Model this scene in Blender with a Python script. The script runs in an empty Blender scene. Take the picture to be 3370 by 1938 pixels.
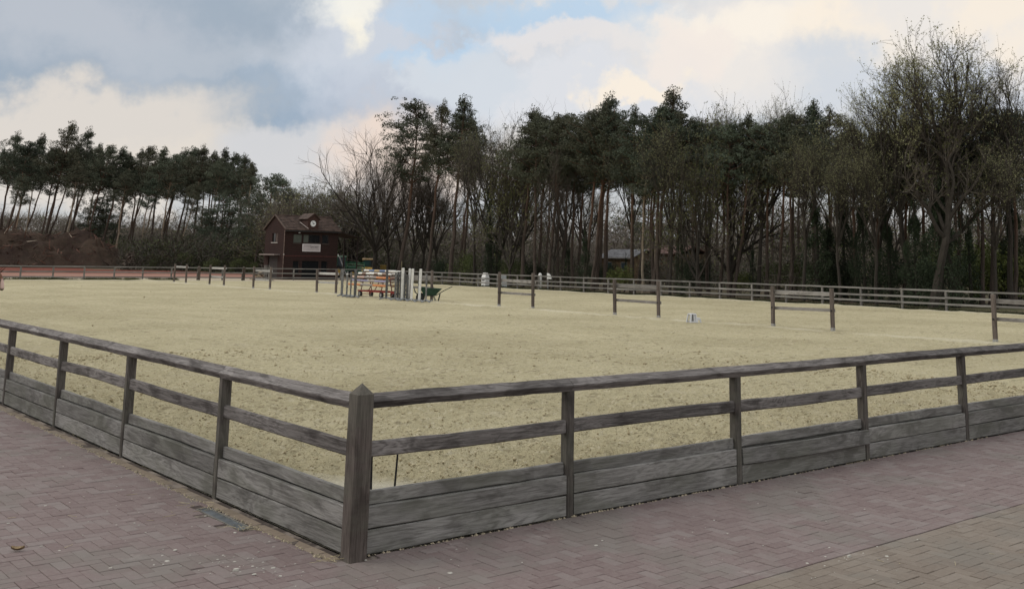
import bpy, bmesh, math, random
import numpy as np
from mathutils import Vector, Matrix

C = bpy.context.scene
COL = C.collection

# ------------------------------------------------------------------ camera
CAM = np.array([-3.967, -6.441, 2.016])
YAW, PITCH, ROLL = math.radians(50.513), math.radians(9.857), math.radians(1.095)
FPX, PW, PH, PCX, PCY = 3408.1, 3370.0, 1938.0, 1685.0, 264.3   # solved from the fence's posts and rails
_fw = np.array([math.cos(PITCH) * math.cos(YAW), math.cos(PITCH) * math.sin(YAW), math.sin(PITCH)])
_r0 = np.array([math.sin(YAW), -math.cos(YAW), 0.0])
_u0 = np.cross(_r0, _fw)
RGT = math.cos(ROLL) * _r0 + math.sin(ROLL) * _u0
UPV = -math.sin(ROLL) * _r0 + math.cos(ROLL) * _u0

cd = bpy.data.cameras.new('camera')
cam = bpy.data.objects.new('camera', cd)
COL.objects.link(cam)
M = Matrix.Identity(4)
for i in range(3):
    M[i][0], M[i][1], M[i][2], M[i][3] = RGT[i], UPV[i], -_fw[i], CAM[i]
cam.matrix_world = M
cd.sensor_fit = 'HORIZONTAL'
cd.sensor_width = 36.0
cd.lens = 36.0 * FPX / PW
cd.shift_y = -(PH / 2 - PCY) / PW
cd.clip_start, cd.clip_end = 0.1, 2000
C.camera = cam


def ray(u, v):
    return _fw + RGT * (u - PCX) / FPX - UPV * (v - PCY) / FPX


def on_z(u, v, z=0.0):
    d = ray(u, v)
    return CAM + d * (z - CAM[2]) / d[2]


def on_x(u, v, X):
    d = ray(u, v)
    return CAM + d * (X - CAM[0]) / d[0]


def on_y(u, v, Y):
    d = ray(u, v)
    return CAM + d * (Y - CAM[1]) / d[1]


def at_depth(u, v, dep):
    return CAM + ray(u, v) * dep


def proj(P):
    d = np.asarray(P, float) - CAM
    w = d @ _fw
    return PCX + FPX * (d @ RGT) / w, PCY - FPX * (d @ UPV) / w, w


# ------------------------------------------------------------------ light
SUN_AZ, SUN_EL = math.radians(138), math.radians(38)
C.view_settings.view_transform = 'Standard'
C.view_settings.look = 'None'
C.view_settings.gamma = 1.0
C.view_settings.use_curve_mapping = False
C.view_settings.exposure = 0.0

sd = bpy.data.lights.new('sun', 'SUN')
sd.energy = 0.9
sd.angle = math.radians(25)
sd.color = (1.0, 0.93, 0.82)
sun = bpy.data.objects.new('sun', sd)
COL.objects.link(sun)
sdir = Vector((math.cos(SUN_EL) * math.cos(SUN_AZ), math.cos(SUN_EL) * math.sin(SUN_AZ), math.sin(SUN_EL)))
sun.rotation_euler = sdir.to_track_quat('Z', 'Y').to_euler()
sun.location = (20, 30, 60)

# world: Nishita sky behind broken cloud
W = bpy.data.worlds.new('World')
C.world = W
W.use_nodes = True
wn, wl = W.node_tree.nodes, W.node_tree.links
wn.clear()


def wnode(t, **k):
    n = wn.new(t)
    for a, b in k.items():
        setattr(n, a, b)
    return n


def wmath(op, a, b=None, c=None):
    n = wnode('ShaderNodeMath', operation=op)
    for i, x in enumerate((a, b, c)):
        if x is None:
            continue
        if isinstance(x, (int, float)):
            n.inputs[i].default_value = x
        else:
            wl.new(x, n.inputs[i])
    return n.outputs[0]


def wmix(fac, a, b):
    n = wnode('ShaderNodeMix', data_type='RGBA')
    for i, x in ((0, fac), (6, a), (7, b)):
        if isinstance(x, (int, float)):
            n.inputs[i].default_value = x
        elif isinstance(x, tuple):
            n.inputs[i].default_value = (x[0], x[1], x[2], 1)
        else:
            wl.new(x, n.inputs[i])
    return n.outputs[2]


def wnoise(vec, scale, detail=5, rough=0.55):
    n = wnode('ShaderNodeTexNoise')
    n.inputs['Scale'].default_value = scale
    n.inputs['Detail'].default_value = detail
    n.inputs['Roughness'].default_value = rough
    wl.new(vec, n.inputs['Vector'])
    return n


def wramp(x, lo, hi, a=0.0, b=1.0):
    n = wnode('ShaderNodeMapRange', interpolation_type='SMOOTHSTEP')
    wl.new(x, n.inputs[0])
    n.inputs[1].default_value, n.inputs[2].default_value = lo, hi
    n.inputs[3].default_value, n.inputs[4].default_value = a, b
    return n.outputs[0]


def s2l(r, g, b):
    f = lambda c: (c / 255 / 12.92) if c <= 10.3 else ((c / 255 + 0.055) / 1.055) ** 2.4
    return (f(r), f(g), f(b))


def cl(r, g, b):     # cloud radiance for a Background of strength 0.1
    return tuple(10 * c for c in s2l(r, g, b))


tc = wnode('ShaderNodeTexCoord')
sep = wnode('ShaderNodeSeparateXYZ')
wl.new(tc.outputs['Generated'], sep.inputs[0])
az = wmath('MULTIPLY', wmath('ARCTAN2', sep.outputs[1], sep.outputs[0]), 180 / math.pi)
el = wmath('MULTIPLY', wmath('ARCSINE', sep.outputs[2]), 180 / math.pi)
comb = wnode('ShaderNodeCombineXYZ')
wl.new(az, comb.inputs[0])
wl.new(el, comb.inputs[1])
AE = comb.outputs[0]
nz1 = wnoise(tc.outputs['Generated'], 7.0, 6, 0.6)
nz2 = wnoise(tc.outputs['Generated'], 26.0, 5, 0.6)


def warp(amp1, amp2):
    v = None
    for nz, am in ((nz1, amp1), (nz2, amp2)):
        s = wnode('ShaderNodeVectorMath', operation='SUBTRACT')
        wl.new(nz.outputs['Color'], s.inputs[0])
        s.inputs[1].default_value = (0.5, 0.5, 0.5)
        m = wnode('ShaderNodeVectorMath', operation='MULTIPLY')
        wl.new(s.outputs[0], m.inputs[0])
        m.inputs[1].default_value = (am * 1.3, am, 0)
        if v is None:
            v = m.outputs[0]
        else:
            a = wnode('ShaderNodeVectorMath', operation='ADD')
            wl.new(v, a.inputs[0]); wl.new(m.outputs[0], a.inputs[1])
            v = a.outputs[0]
    a = wnode('ShaderNodeVectorMath', operation='ADD')
    wl.new(AE, a.inputs[0]); wl.new(v, a.inputs[1])
    return a.outputs[0]


AEsoft, AEcrisp = warp(10, 2.5), warp(9, 3.4)

sky = wnode('ShaderNodeTexSky', sky_type='NISHITA')
sky.sun_disc = False
sky.sun_elevation = SUN_EL
sky.sun_rotation = math.pi / 2 - SUN_AZ
sky.air_density, sky.dust_density, sky.ozone_density = 1.0, 1.5, 1.5

# an even spread of soft cloud over the whole dome
lowel = wmath('MAXIMUM', sep.outputs[2], 0.0)
pl = wnode('ShaderNodeVectorMath', operation='SCALE')
wl.new(tc.outputs['Generated'], pl.inputs[0])
wl.new(wmath('DIVIDE', 1.0, wmath('ADD', lowel, 0.28)), pl.inputs['Scale'])
nz3 = wnoise(pl.outputs[0], 1.3, 7, 0.58)
base = wmix(wramp(nz3.outputs[0], 0.34, 0.66), cl(206, 212, 220), cl(250, 246, 240))
zen = wnode('ShaderNodeVectorMath', operation='SCALE')      # overcast: brighter overhead than at the horizon
wl.new(base, zen.inputs[0])
wl.new(wmath('MULTIPLY_ADD', lowel, 0.85, 0.8), zen.inputs['Scale'])
cov = wmix(0.88, sky.outputs[0], zen.outputs[0])
cur = cov


def blob(px, py, sx, sy, col, strength, crisp=False, rot=0.0, soft=0.75):
    """a bank of cloud centred on a direction (given where the photograph shows it), sizes in photo pixels"""
    global cur
    d = ray(px / 0.75134, py / 0.75134)
    d = d / np.linalg.norm(d)
    a0, e0 = math.degrees(math.atan2(d[1], d[0])), math.degrees(math.asin(d[2]))
    s = wnode('ShaderNodeVectorMath', operation='SUBTRACT')
    wl.new(AEcrisp if crisp else AEsoft, s.inputs[0])
    s.inputs[1].default_value = (a0, e0, 0)
    v = s.outputs[0]
    if rot:
        r = wnode('ShaderNodeVectorRotate', rotation_type='Z_AXIS')
        wl.new(v, r.inputs['Vector'])
        r.inputs['Angle'].default_value = math.radians(rot)
        v = r.outputs[0]
    m = wnode('ShaderNodeVectorMath', operation='MULTIPLY')
    wl.new(v, m.inputs[0])
    m.inputs[1].default_value = (1 / (sx * 0.0224), 1 / (sy * 0.0224), 0)
    ln = wnode('ShaderNodeVectorMath', operation='LENGTH')
    wl.new(m.outputs[0], ln.inputs[0])
    cur = wmix(wramp(ln.outputs['Value'], 1 + soft * 0.5, 1 - soft * 0.7, 0.0, strength), cur, col)


def clear(px, py, sx, sy, strength, rot=0.0, crisp=True, soft=0.75):
    blob(px, py, sx, sy, cl(186, 211, 234), strength, crisp, rot, soft)


# left: grey-blue cloud, cream gap under it
blob(350, 130, 900, 330, cl(157, 172, 188), 0.95, soft=0.8)
blob(150, 60, 330, 110, cl(196, 200, 208), 0.7, soft=1.0)
blob(520, 130, 330, 60, cl(186, 194, 204), 0.6, soft=1.0, rot=8)
blob(640, 260, 420, 95, cl(150, 170, 190), 0.92, soft=0.9, rot=12)
blob(150, 350, 420, 115, cl(224, 217, 209), 0.95, soft=0.55, rot=14)
blob(400, 400, 260, 60, cl(227, 219, 209), 0.8, soft=0.6, rot=16)
blob(760, 400, 240, 75, cl(214, 214, 216), 0.9, soft=0.7)
blob(960, 290, 220, 70, cl(190, 198, 212), 0.75, soft=0.9)
blob(980, 420, 150, 110, cl(240, 220, 205), 0.85, soft=0.9)
# middle: white break with light behind, blue gaps
blob(900, 130, 260, 150, cl(210, 216, 226), 0.85, soft=0.8)
clear(1480, 60, 360, 66, 0.85, soft=0.5)
clear(1150, 150, 190, 42, 0.9, rot=14, soft=0.5)
clear(1040, 60, 100, 34, 0.6, rot=-10, soft=0.8)
blob(848, 40, 62, 92, cl(255, 248, 230), 1.0, soft=1.1)
blob(820, 20, 100, 60, cl(240, 240, 236), 0.7, soft=1.0)
blob(1400, 110, 210, 48, cl(231, 227, 226), 0.9, True, soft=0.6)
# right: big warm cloud bank
blob(1500, 250, 420, 110, cl(223, 225, 230), 0.95, True, soft=0.5)
blob(1180, 215, 170, 85, cl(212, 219, 227), 0.9, True, soft=0.4)
blob(2150, 90, 620, 175, cl(237, 232, 227), 0.97, True, soft=0.5)
blob(1850, 70, 230, 60, cl(252, 243, 230), 0.85, True, soft=0.9)
blob(1680, 130, 90, 90, cl(244, 234, 226), 0.8, True, soft=0.6)
blob(2120, 110, 140, 70, cl(253, 240, 222), 0.75, soft=1.0)
blob(1560, 225, 110, 40, cl(253, 240, 222), 0.85, True, soft=0.6)
blob(2140, 195, 210, 75, cl(203, 212, 223), 0.75, soft=0.9)
blob(2480, 40, 90, 80, cl(250, 238, 222), 0.8, soft=0.9)
blob(2420, 240, 220, 90, cl(206, 216, 232), 0.7, soft=0.9)
blob(1250, 420, 220, 80, cl(234, 227, 220), 0.8, soft=0.9)

bg = wnode('ShaderNodeBackground')
bg.inputs['Strength'].default_value = 0.1
wl.new(cur, bg.inputs['Color'])
wo = wnode('ShaderNodeOutputWorld')
wl.new(bg.outputs[0], wo.inputs['Surface'])

# ------------------------------------------------------------------ helpers
RNG = np.random.default_rng(7)
random.seed(7)


def tag(o, label=None, cat=None, group=None, kind=None):
    for k, v in (('label', label), ('category', cat), ('group', group), ('kind', kind)):
        if v:
            o[k] = v
    return o


def empty(name, loc=(0, 0, 0), rz=0.0, label=None, cat=None, group=None):
    o = bpy.data.objects.new(name, None)
    COL.objects.link(o)
    o.location = loc
    o.rotation_euler = (0, 0, rz)
    o.empty_display_size = 0.2
    return tag(o, label, cat, group)


def obj(name, me, parent=None, loc=None, rot=None):
    o = bpy.data.objects.new(name, me)
    COL.objects.link(o)
    if parent:
        o.parent = parent
    if loc is not None:
        o.location = loc
    if rot is not None:
        o.rotation_euler = rot
    return o


def kids(o):
    return [c for c in bpy.data.objects if c.parent == o]


def copy_tree(o, parent=None, loc=None, tree=None):
    c = o.copy()
    COL.objects.link(c)
    c.parent = parent
    if loc is not None:
        c.location = loc
    for ch in list(o.children):
        copy_tree(ch, c)
    return c


class MB:
    def __init__(s):
        s.v, s.f, s.m = [], [], []

    def add(s, vs, fs, mi=0):
        b = len(s.v)
        s.v += [tuple(v) for v in vs]
        s.f += [tuple(b + i for i in f) for f in fs]
        s.m += [mi] * len(fs)
        return s

    def box(s, x0, x1, y0, y1, z0, z1, mi=0, ch=0.0):
        if ch <= 0:
            vs = [(x, y, z) for z in (z0, z1) for y in (y0, y1) for x in (x0, x1)]
            fs = [(0, 2, 3, 1), (4, 5, 7, 6), (0, 1, 5, 4), (2, 6, 7, 3), (0, 4, 6, 2), (1, 3, 7, 5)]
            return s.add(vs, fs, mi)
        bm = bmesh.new()
        r = bmesh.ops.create_cube(bm, size=1)
        for v in bm.verts:
            v.co = Vector(((x0 + x1) / 2 + v.co.x * (x1 - x0), (y0 + y1) / 2 + v.co.y * (y1 - y0), (z0 + z1) / 2 + v.co.z * (z1 - z0)))
        bmesh.ops.bevel(bm, geom=list(bm.edges), offset=ch, segments=1, affect='EDGES')
        bm.verts.index_update()
        s.add([v.co[:] for v in bm.verts], [[v.index for v in f.verts] for f in bm.faces], mi)
        bm.free()
        return s

    def tube(s, pts, rad, n=6, mi=0, cap=True):
        pts = [Vector(p) for p in pts]
        rad = [rad] * len(pts) if isinstance(rad, (int, float)) else rad
        vs, fs = [], []
        for i, p in enumerate(pts):
            d = (pts[min(i + 1, len(pts) - 1)] - pts[max(i - 1, 0)]).normalized()
            a = d.orthogonal().normalized() if i == 0 else (a - d * a.dot(d)).normalized()
            b = d.cross(a)
            for k in range(n):
                t = 2 * math.pi * k / n
                vs.append(p + (a * math.cos(t) + b * math.sin(t)) * rad[i])
        for i in range(len(pts) - 1):
            for k in range(n):
                q = (k + 1) % n
                fs.append((i * n + k, i * n + q, (i + 1) * n + q, (i + 1) * n + k))
        if cap:
            fs.append(tuple(range(n - 1, -1, -1)))
            fs.append(tuple((len(pts) - 1) * n + k for k in range(n)))
        return s.add(vs, fs, mi)

    def beam(s, a, b, w, h, mi=0):
        """a bar of width w (sideways) and height h between two points"""
        a, b = Vector(a), Vector(b)
        d = (b - a).normalized()
        up = Vector((0, 0, 1)) if abs(d.z) < 0.95 else Vector((1, 0, 0))
        sd_ = d.cross(up).normalized()
        up = sd_.cross(d)
        vs = [p + sd_ * (w / 2 * i) + up * (h / 2 * j) for p in (a, b) for j in (-1, 1) for i in (-1, 1)]
        return s.add(vs, [(0, 2, 3, 1), (4, 5, 7, 6), (0, 1, 5, 4), (2, 6, 7, 3), (0, 4, 6, 2), (1, 3, 7, 5)], mi)

    def prism(s, prof, x0, x1, mi=0):
        """profile in (y, z) swept along x"""
        n = len(prof)
        vs = [(x, y, z) for x in (x0, x1) for y, z in prof]
        fs = [(k, (k + 1) % n, n + (k + 1) % n, n + k) for k in range(n)]
        fs += [tuple(range(n - 1, -1, -1)), tuple(range(n, 2 * n))]
        return s.add(vs, fs, mi)

    def disc(s, c, ax, r, t, n=20, mi=0):
        c, ax = Vector(c), Vector(ax).normalized()
        return s.tube([c - ax * t / 2, c + ax * t / 2], r, n, mi)

    def mesh(s, name, mats, smooth=False):
        me = bpy.data.meshes.new(name)
        me.from_pydata(s.v, [], s.f)
        for m in (mats if isinstance(mats, (list, tuple)) else [mats]):
            me.materials.append(m)
        if any(s.m):
            me.polygons.foreach_set('material_index', s.m)
        bm = bmesh.new(); bm.from_mesh(me)
        bmesh.ops.recalc_face_normals(bm, faces=bm.faces)
        bm.to_mesh(me); bm.free()
        if smooth:
            me.polygons.foreach_set('use_smooth', [True] * len(me.polygons))
        me.update()
        return me

    def build(s, name, mats, parent=None, smooth=False, loc=None, rot=None):
        return obj(name, s.mesh(name, mats, smooth), parent, loc, rot)


def np_mesh(name, V, F, mats, midx=None, smooth=False):
    """V (n,3), F (m,k) all faces with k corners"""
    V = np.asarray(V, np.float32); F = np.asarray(F, np.int32)
    me = bpy.data.meshes.new(name)
    k = F.shape[1]
    me.vertices.add(len(V)); me.vertices.foreach_set('co', V.ravel())
    me.loops.add(F.size); me.loops.foreach_set('vertex_index', F.ravel())
    me.polygons.add(len(F))
    me.polygons.foreach_set('loop_start', np.arange(0, F.size, k, dtype=np.int32))
    for m in (mats if isinstance(mats, (list, tuple)) else [mats]):
        me.materials.append(m)
    if midx is not None:
        me.polygons.foreach_set('material_index', np.asarray(midx, np.int32))
    if smooth:
        me.polygons.foreach_set('use_smooth', np.ones(len(F), bool))
    me.update(calc_edges=True)
    me.validate()
    return me


_perm = RNG.random((256, 256))


def vnoise(x, y, seed=0):
    """smooth value noise, about -1..1"""
    x = np.asarray(x, float) + seed * 17.31; y = np.asarray(y, float) + seed * 9.77
    xi, yi = np.floor(x).astype(int), np.floor(y).astype(int)
    fx, fy = x - xi, y - yi
    fx, fy = fx * fx * (3 - 2 * fx), fy * fy * (3 - 2 * fy)
    g = lambda i, j: _perm[(xi + i) & 255, (yi + j) & 255]
    return 2 * ((g(0, 0) * (1 - fx) + g(1, 0) * fx) * (1 - fy) + (g(0, 1) * (1 - fx) + g(1, 1) * fx) * fy) - 1


def leaf_tris(P, size, rng, flat=0.0):
    """one randomly turned triangle at every point of P"""
    n = len(P)
    a = rng.normal(size=(n, 3)); b = rng.normal(size=(n, 3))
    if flat:
        a[:, 2] *= 1 - flat; b[:, 2] *= 1 - flat
    a /= np.linalg.norm(a, axis=1)[:, None] + 1e-9
    b /= np.linalg.norm(b, axis=1)[:, None] + 1e-9
    sz = (np.asarray(size) * rng.uniform(0.6, 1.4, n))[:, None]
    V = np.empty((n, 3, 3))
    V[:, 0] = P - a * sz * 0.5
    V[:, 1] = P + a * sz * 0.5
    V[:, 2] = P + b * sz * 0.8
    return V.reshape(-1, 3), np.arange(3 * n).reshape(-1, 3)


# ------------------------------------------------------------------ materials
class NT:
    def __init__(s, name, rough=0.8, spec=0.3):
        s.mat = bpy.data.materials.new(name)
        s.mat.use_nodes = True
        s.n, s.l = s.mat.node_tree.nodes, s.mat.node_tree.links
        s.b = s.n['Principled BSDF']
        s.b.inputs['Roughness'].default_value = rough
        s.b.inputs['Specular IOR Level'].default_value = spec
        s.tc = s.n.new('ShaderNodeTexCoord')
        s.oi = None

    def set(s, sock, x):
        if isinstance(x, (int, float)):
            sock.default_value = x
        elif isinstance(x, tuple):
            sock.default_value = (x[0], x[1], x[2], 1) if len(sock.default_value) == 4 else x
        else:
            s.l.new(x, sock)

    def rnd(s):
        if s.oi is None:
            s.oi = s.n.new('ShaderNodeObjectInfo')
        return s.oi.outputs['Random']

    def math(s, op, a, b=0.0, c=None):
        n = s.n.new('ShaderNodeMath'); n.operation = op
        s.set(n.inputs[0], a); s.set(n.inputs[1], b)
        if c is not None:
            s.set(n.inputs[2], c)
        return n.outputs[0]

    def mix(s, f, a, b, blend='MIX'):
        n = s.n.new('ShaderNodeMix'); n.data_type = 'RGBA'; n.blend_type = blend
        s.set(n.inputs[0], f); s.set(n.inputs[6], a); s.set(n.inputs[7], b)
        return n.outputs[2]

    def map(s, vec, scale=(1, 1, 1), rnd=False):
        m = s.n.new('ShaderNodeMapping')
        m.inputs['Scale'].default_value = scale
        s.l.new(vec, m.inputs['Vector'])
        if rnd:
            c = s.n.new('ShaderNodeCombineXYZ')
            s.l.new(s.math('MULTIPLY', s.rnd(), 37.0), c.inputs[0])
            s.l.new(s.math('MULTIPLY', s.rnd(), 91.0), c.inputs[1])
            s.l.new(s.math('MULTIPLY', s.rnd(), 53.0), c.inputs[2])
            s.l.new(c.outputs[0], m.inputs['Location'])
        return m.outputs[0]

    def noise(s, vec, scale, detail=4, rough=0.55, dist=0.0):
        n = s.n.new('ShaderNodeTexNoise')
        n.inputs['Scale'].default_value = scale
        n.inputs['Detail'].default_value = detail
        n.inputs['Roughness'].default_value = rough
        n.inputs['Distortion'].default_value = dist
        s.l.new(vec, n.inputs['Vector'])
        return n.outputs[0]

    def ramp(s, x, lo, hi, a=0.0, b=1.0):
        n = s.n.new('ShaderNodeMapRange'); n.interpolation_type = 'SMOOTHSTEP'
        s.set(n.inputs[0], x)
        for i, q in enumerate((lo, hi, a, b)):
            n.inputs[1 + i].default_value = q
        return n.outputs[0]

    def bump(s, h, strength=0.5, dist=0.02):
        n = s.n.new('ShaderNodeBump')
        n.inputs['Strength'].default_value = strength
        n.inputs['Distance'].default_value = dist
        s.l.new(h, n.inputs['Height'])
        s.l.new(n.outputs[0], s.b.inputs['Normal'])

    def col(s, c):
        s.set(s.b.inputs['Base Color'], c)
        return s.mat

    def xyz(s, vec):
        n = s.n.new('ShaderNodeSeparateXYZ'); s.l.new(vec, n.inputs[0])
        return n.outputs


def plain(name, c, rough=0.6, var=0.25, scale=6.0, spec=0.3, metal=0.0, bump=0.0):
    """a painted or worn surface: base colour with mottling"""
    t = NT(name, rough, spec)
    o = t.map(t.tc.outputs['Object'], rnd=True)
    f = t.noise(o, scale, 5, 0.6)
    dark = tuple(x * (1 - var) for x in c); lite = tuple(min(1, x * (1 + var)) for x in c)
    t.col(t.mix(t.ramp(f, 0.3, 0.7), dark, lite))
    t.b.inputs['Metallic'].default_value = metal
    if bump:
        t.bump(f, bump, 0.02)
    return t.mat


def wood(name, dark, mid, lite, grain=1.0, along=0, green=0.0, bump=0.35):
    """weathered timber, grain along one local axis, each plank its own figure"""
    t = NT(name, 0.85, 0.2)
    o = t.tc.outputs['Object']
    sc = [75.0, 75.0, 75.0]; sc[along] = 4.0
    sc2 = [7.0, 7.0, 7.0]; sc2[along] = 1.1
    sc3 = [5.0, 5.0, 5.0]; sc3[along] = 2.2
    g = t.noise(t.map(o, tuple(sc), True), grain, 7, 0.7, 0.6)
    g2 = t.noise(t.map(o, tuple(sc2), True), 1.0, 4, 0.55, 1.6)
    g3 = t.noise(t.map(o, tuple(sc3), True), 1.0, 4, 0.6, 0.8)
    sw = t.math('MULTIPLY', t.math('ADD', t.math('SINE', t.math('MULTIPLY', g2, 42.0)), 1.0), 0.5)
    c = t.mix(t.ramp(g, 0.32, 0.68), dark, lite)
    c = t.mix(0.3, c, mid)
    sw = t.math('MULTIPLY', sw, t.ramp(t.noise(t.map(o, tuple(sc3), True), 0.35, 2, 0.5), 0.45, 0.6))
    c = t.mix(t.math('MULTIPLY', sw, 0.55), c, tuple(x * 1.2 for x in lite))
    c = t.mix(t.math('MULTIPLY', t.ramp(g3, 0.48, 0.66), 0.62), c, dark)
    v = t.math('ADD', t.math('MULTIPLY', t.rnd(), 0.36), 0.74)
    hv = t.n.new('ShaderNodeHueSaturation')
    t.l.new(v, hv.inputs['Value']); t.l.new(c, hv.inputs['Color'])
    c = hv.outputs[0]
    if green:
        z = t.xyz(t.tc.outputs['Object'])[2]
        gm = t.noise(t.map(o, (1.5, 1.5, 4), True), 1.0, 4, 0.6)
        c = t.mix(t.math('MULTIPLY', t.ramp(gm, 0.42, 0.62), green), c, (0.125, 0.128, 0.098))
    t.bump(t.math('ADD', g, t.math('MULTIPLY', sw, 0.25)), bump, 0.006)
    return t.col(c)


def foliage(name, c, var=0.45, tone=None):
    t = NT(name, 0.75, 0.15)
    o = t.tc.outputs['Object']
    f = t.noise(t.map(o, (1, 1, 1), True), 0.55, 3, 0.6)
    f2 = t.n.new('ShaderNodeTexWhiteNoise'); f2.noise_dimensions = '3D'
    t.l.new(t.map(o, (3, 3, 3)), f2.inputs['Vector'])
    k = t.math('ADD', t.math('MULTIPLY', f, 0.7), t.math('MULTIPLY', f2.outputs[0], 0.3))
    a = tuple(x * (1 - var) for x in c); b = tuple(x * (1 + var) for x in c)
    col = t.mix(t.ramp(k, 0.25, 0.75), a, b)
    if tone:
        col = t.mix(t.math('MULTIPLY', t.math('FRACT', t.math('MULTIPLY', t.rnd(), 7.31)), 0.9), col, t.mix(t.ramp(k, 0.25, 0.75), tuple(x * (1 - var) for x in tone), tuple(x * (1 + var) for x in tone)))
    v = t.math('ADD', t.math('MULTIPLY', t.rnd(), 0.5), 0.75)
    hv = t.n.new('ShaderNodeHueSaturation')
    t.l.new(v, hv.inputs['Value']); t.l.new(col, hv.inputs['Color'])
    t.col(hv.outputs[0])
    return t.mat

# ------------------------------------------------------------------ the setting: terrain, sand, paving
AX, AY = 43.75, 70.75          # inner edges of the riding arena


def terrain():
    t = NT('forest_floor', 0.95, 0.1)
    o = t.tc.outputs['Object']
    a = t.noise(o, 0.08, 5, 0.6); b = t.noise(o, 1.2, 6, 0.65)
    c = t.mix(t.ramp(a, 0.4, 0.6), (0.105, 0.082, 0.06), (0.075, 0.085, 0.036))
    c = t.mix(t.ramp(b, 0.35, 0.7), c, (0.15, 0.115, 0.08))
    t.bump(b, 0.8, 0.3)
    m = t.col(c)
    n = 90
    xs = np.concatenate([np.linspace(-900, -120, 10), np.linspace(-110, 210, 65), np.linspace(230, 900, 10)])
    ys = np.concatenate([np.linspace(-900, -60, 10), np.linspace(-50, 260, 63), np.linspace(280, 900, 10)])
    X, Y = np.meshgrid(xs, ys, indexing='ij')
    R = np.hypot(X - 5, Y - 15)
    h = np.clip((R - 150) / 70, 0, 1); h = h * h * (3 - 2 * h) * 7.5
    h *= 0.8 + 0.3 * vnoise(X / 45, Y / 45, 3)
    Z = -0.06 + h + np.clip((R - 105) / 60, 0, 1) * 0.5 * vnoise(X / 9, Y / 9, 4)
    V = np.stack([X, Y, Z], -1).reshape(-1, 3)
    nx, ny = X.shape
    i, j = np.meshgrid(np.arange(nx - 1), np.arange(ny - 1), indexing='ij')
    k = (i * ny + j).ravel()
    F = np.stack([k, k + ny, k + ny + 1, k + 1], 1)
    tag(obj('terrain', np_mesh('terrain', V, F, m, smooth=True)), kind='structure')


def graded(limit, fine, n_fine, growth):
    xs, s = [0.03], fine
    while xs[-1] < limit:
        if len(xs) > n_fine:
            s *= growth
        xs.append(xs[-1] + s)
    xs[-1] = limit
    return np.array(xs)


def pale_corner(X, Y):
    """hard swept ground just inside the corner post: 1 inside, 0 on loose sand"""
    r = (X + 0.80 * Y) / 3.30 + 0.035 * vnoise(X * 3, Y * 3, 8) + 4.0 * np.clip(X - 1.84, 0, 9)
    return np.clip((1.0 - r) / 0.1, 0, 1)


ROWX = 24.9


def sand_z(X, Y):
    near = np.clip(1.25 - np.hypot(X, Y) / 20.0, 0.3, 1)
    edge = np.exp(-np.minimum(X, Y) / 1.6)
    churn = near * (0.75 + 0.8 * edge)
    a = vnoise(X * 6.0, Y * 7.0, 1) * 0.55 + vnoise(X * 13, Y * 14, 2) * 0.9
    b = np.clip(a + 0.15 * vnoise(X * 1.3, Y * 1.3, 5), -0.8, 1.2)
    z = 0.02 + churn * (0.036 * b + 0.022 * np.clip(vnoise(X * 23, Y * 23, 6), -0.3, 1))
    z += 0.018 * vnoise(X * 1.6, Y * 2.4, 7) + 0.014 * vnoise(X * 3.1, Y * 3.3, 17) + 0.02 * vnoise(X * 0.25, Y * 0.25, 9)
    # hoof prints
    c = vnoise(X * 3.4, Y * 3.1, 12)
    z -= 0.02 * np.clip((c - 0.55) / 0.3, 0, 1) * (0.5 + 0.5 * near)
    # the low ridge along the row of rail frames, and the rim against the far fences
    z += 0.07 * np.exp(-((X - ROWX - 0.05 * vnoise(Y * 0.7, Y * 0.1, 11)) / 0.45) ** 2) * (0.75 + 0.4 * vnoise(Y * 0.5, X * 0.1, 13))
    z += 0.05 * np.exp(-((X - AX) / 0.5) ** 2) + 0.05 * np.exp(-((Y - AY) / 0.6) ** 2)
    z = z * (1 - pale_corner(X, Y)) + pale_corner(X, Y) * (-0.012 + 0.003 * vnoise(X * 6, Y * 6, 14))
    return z


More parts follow.
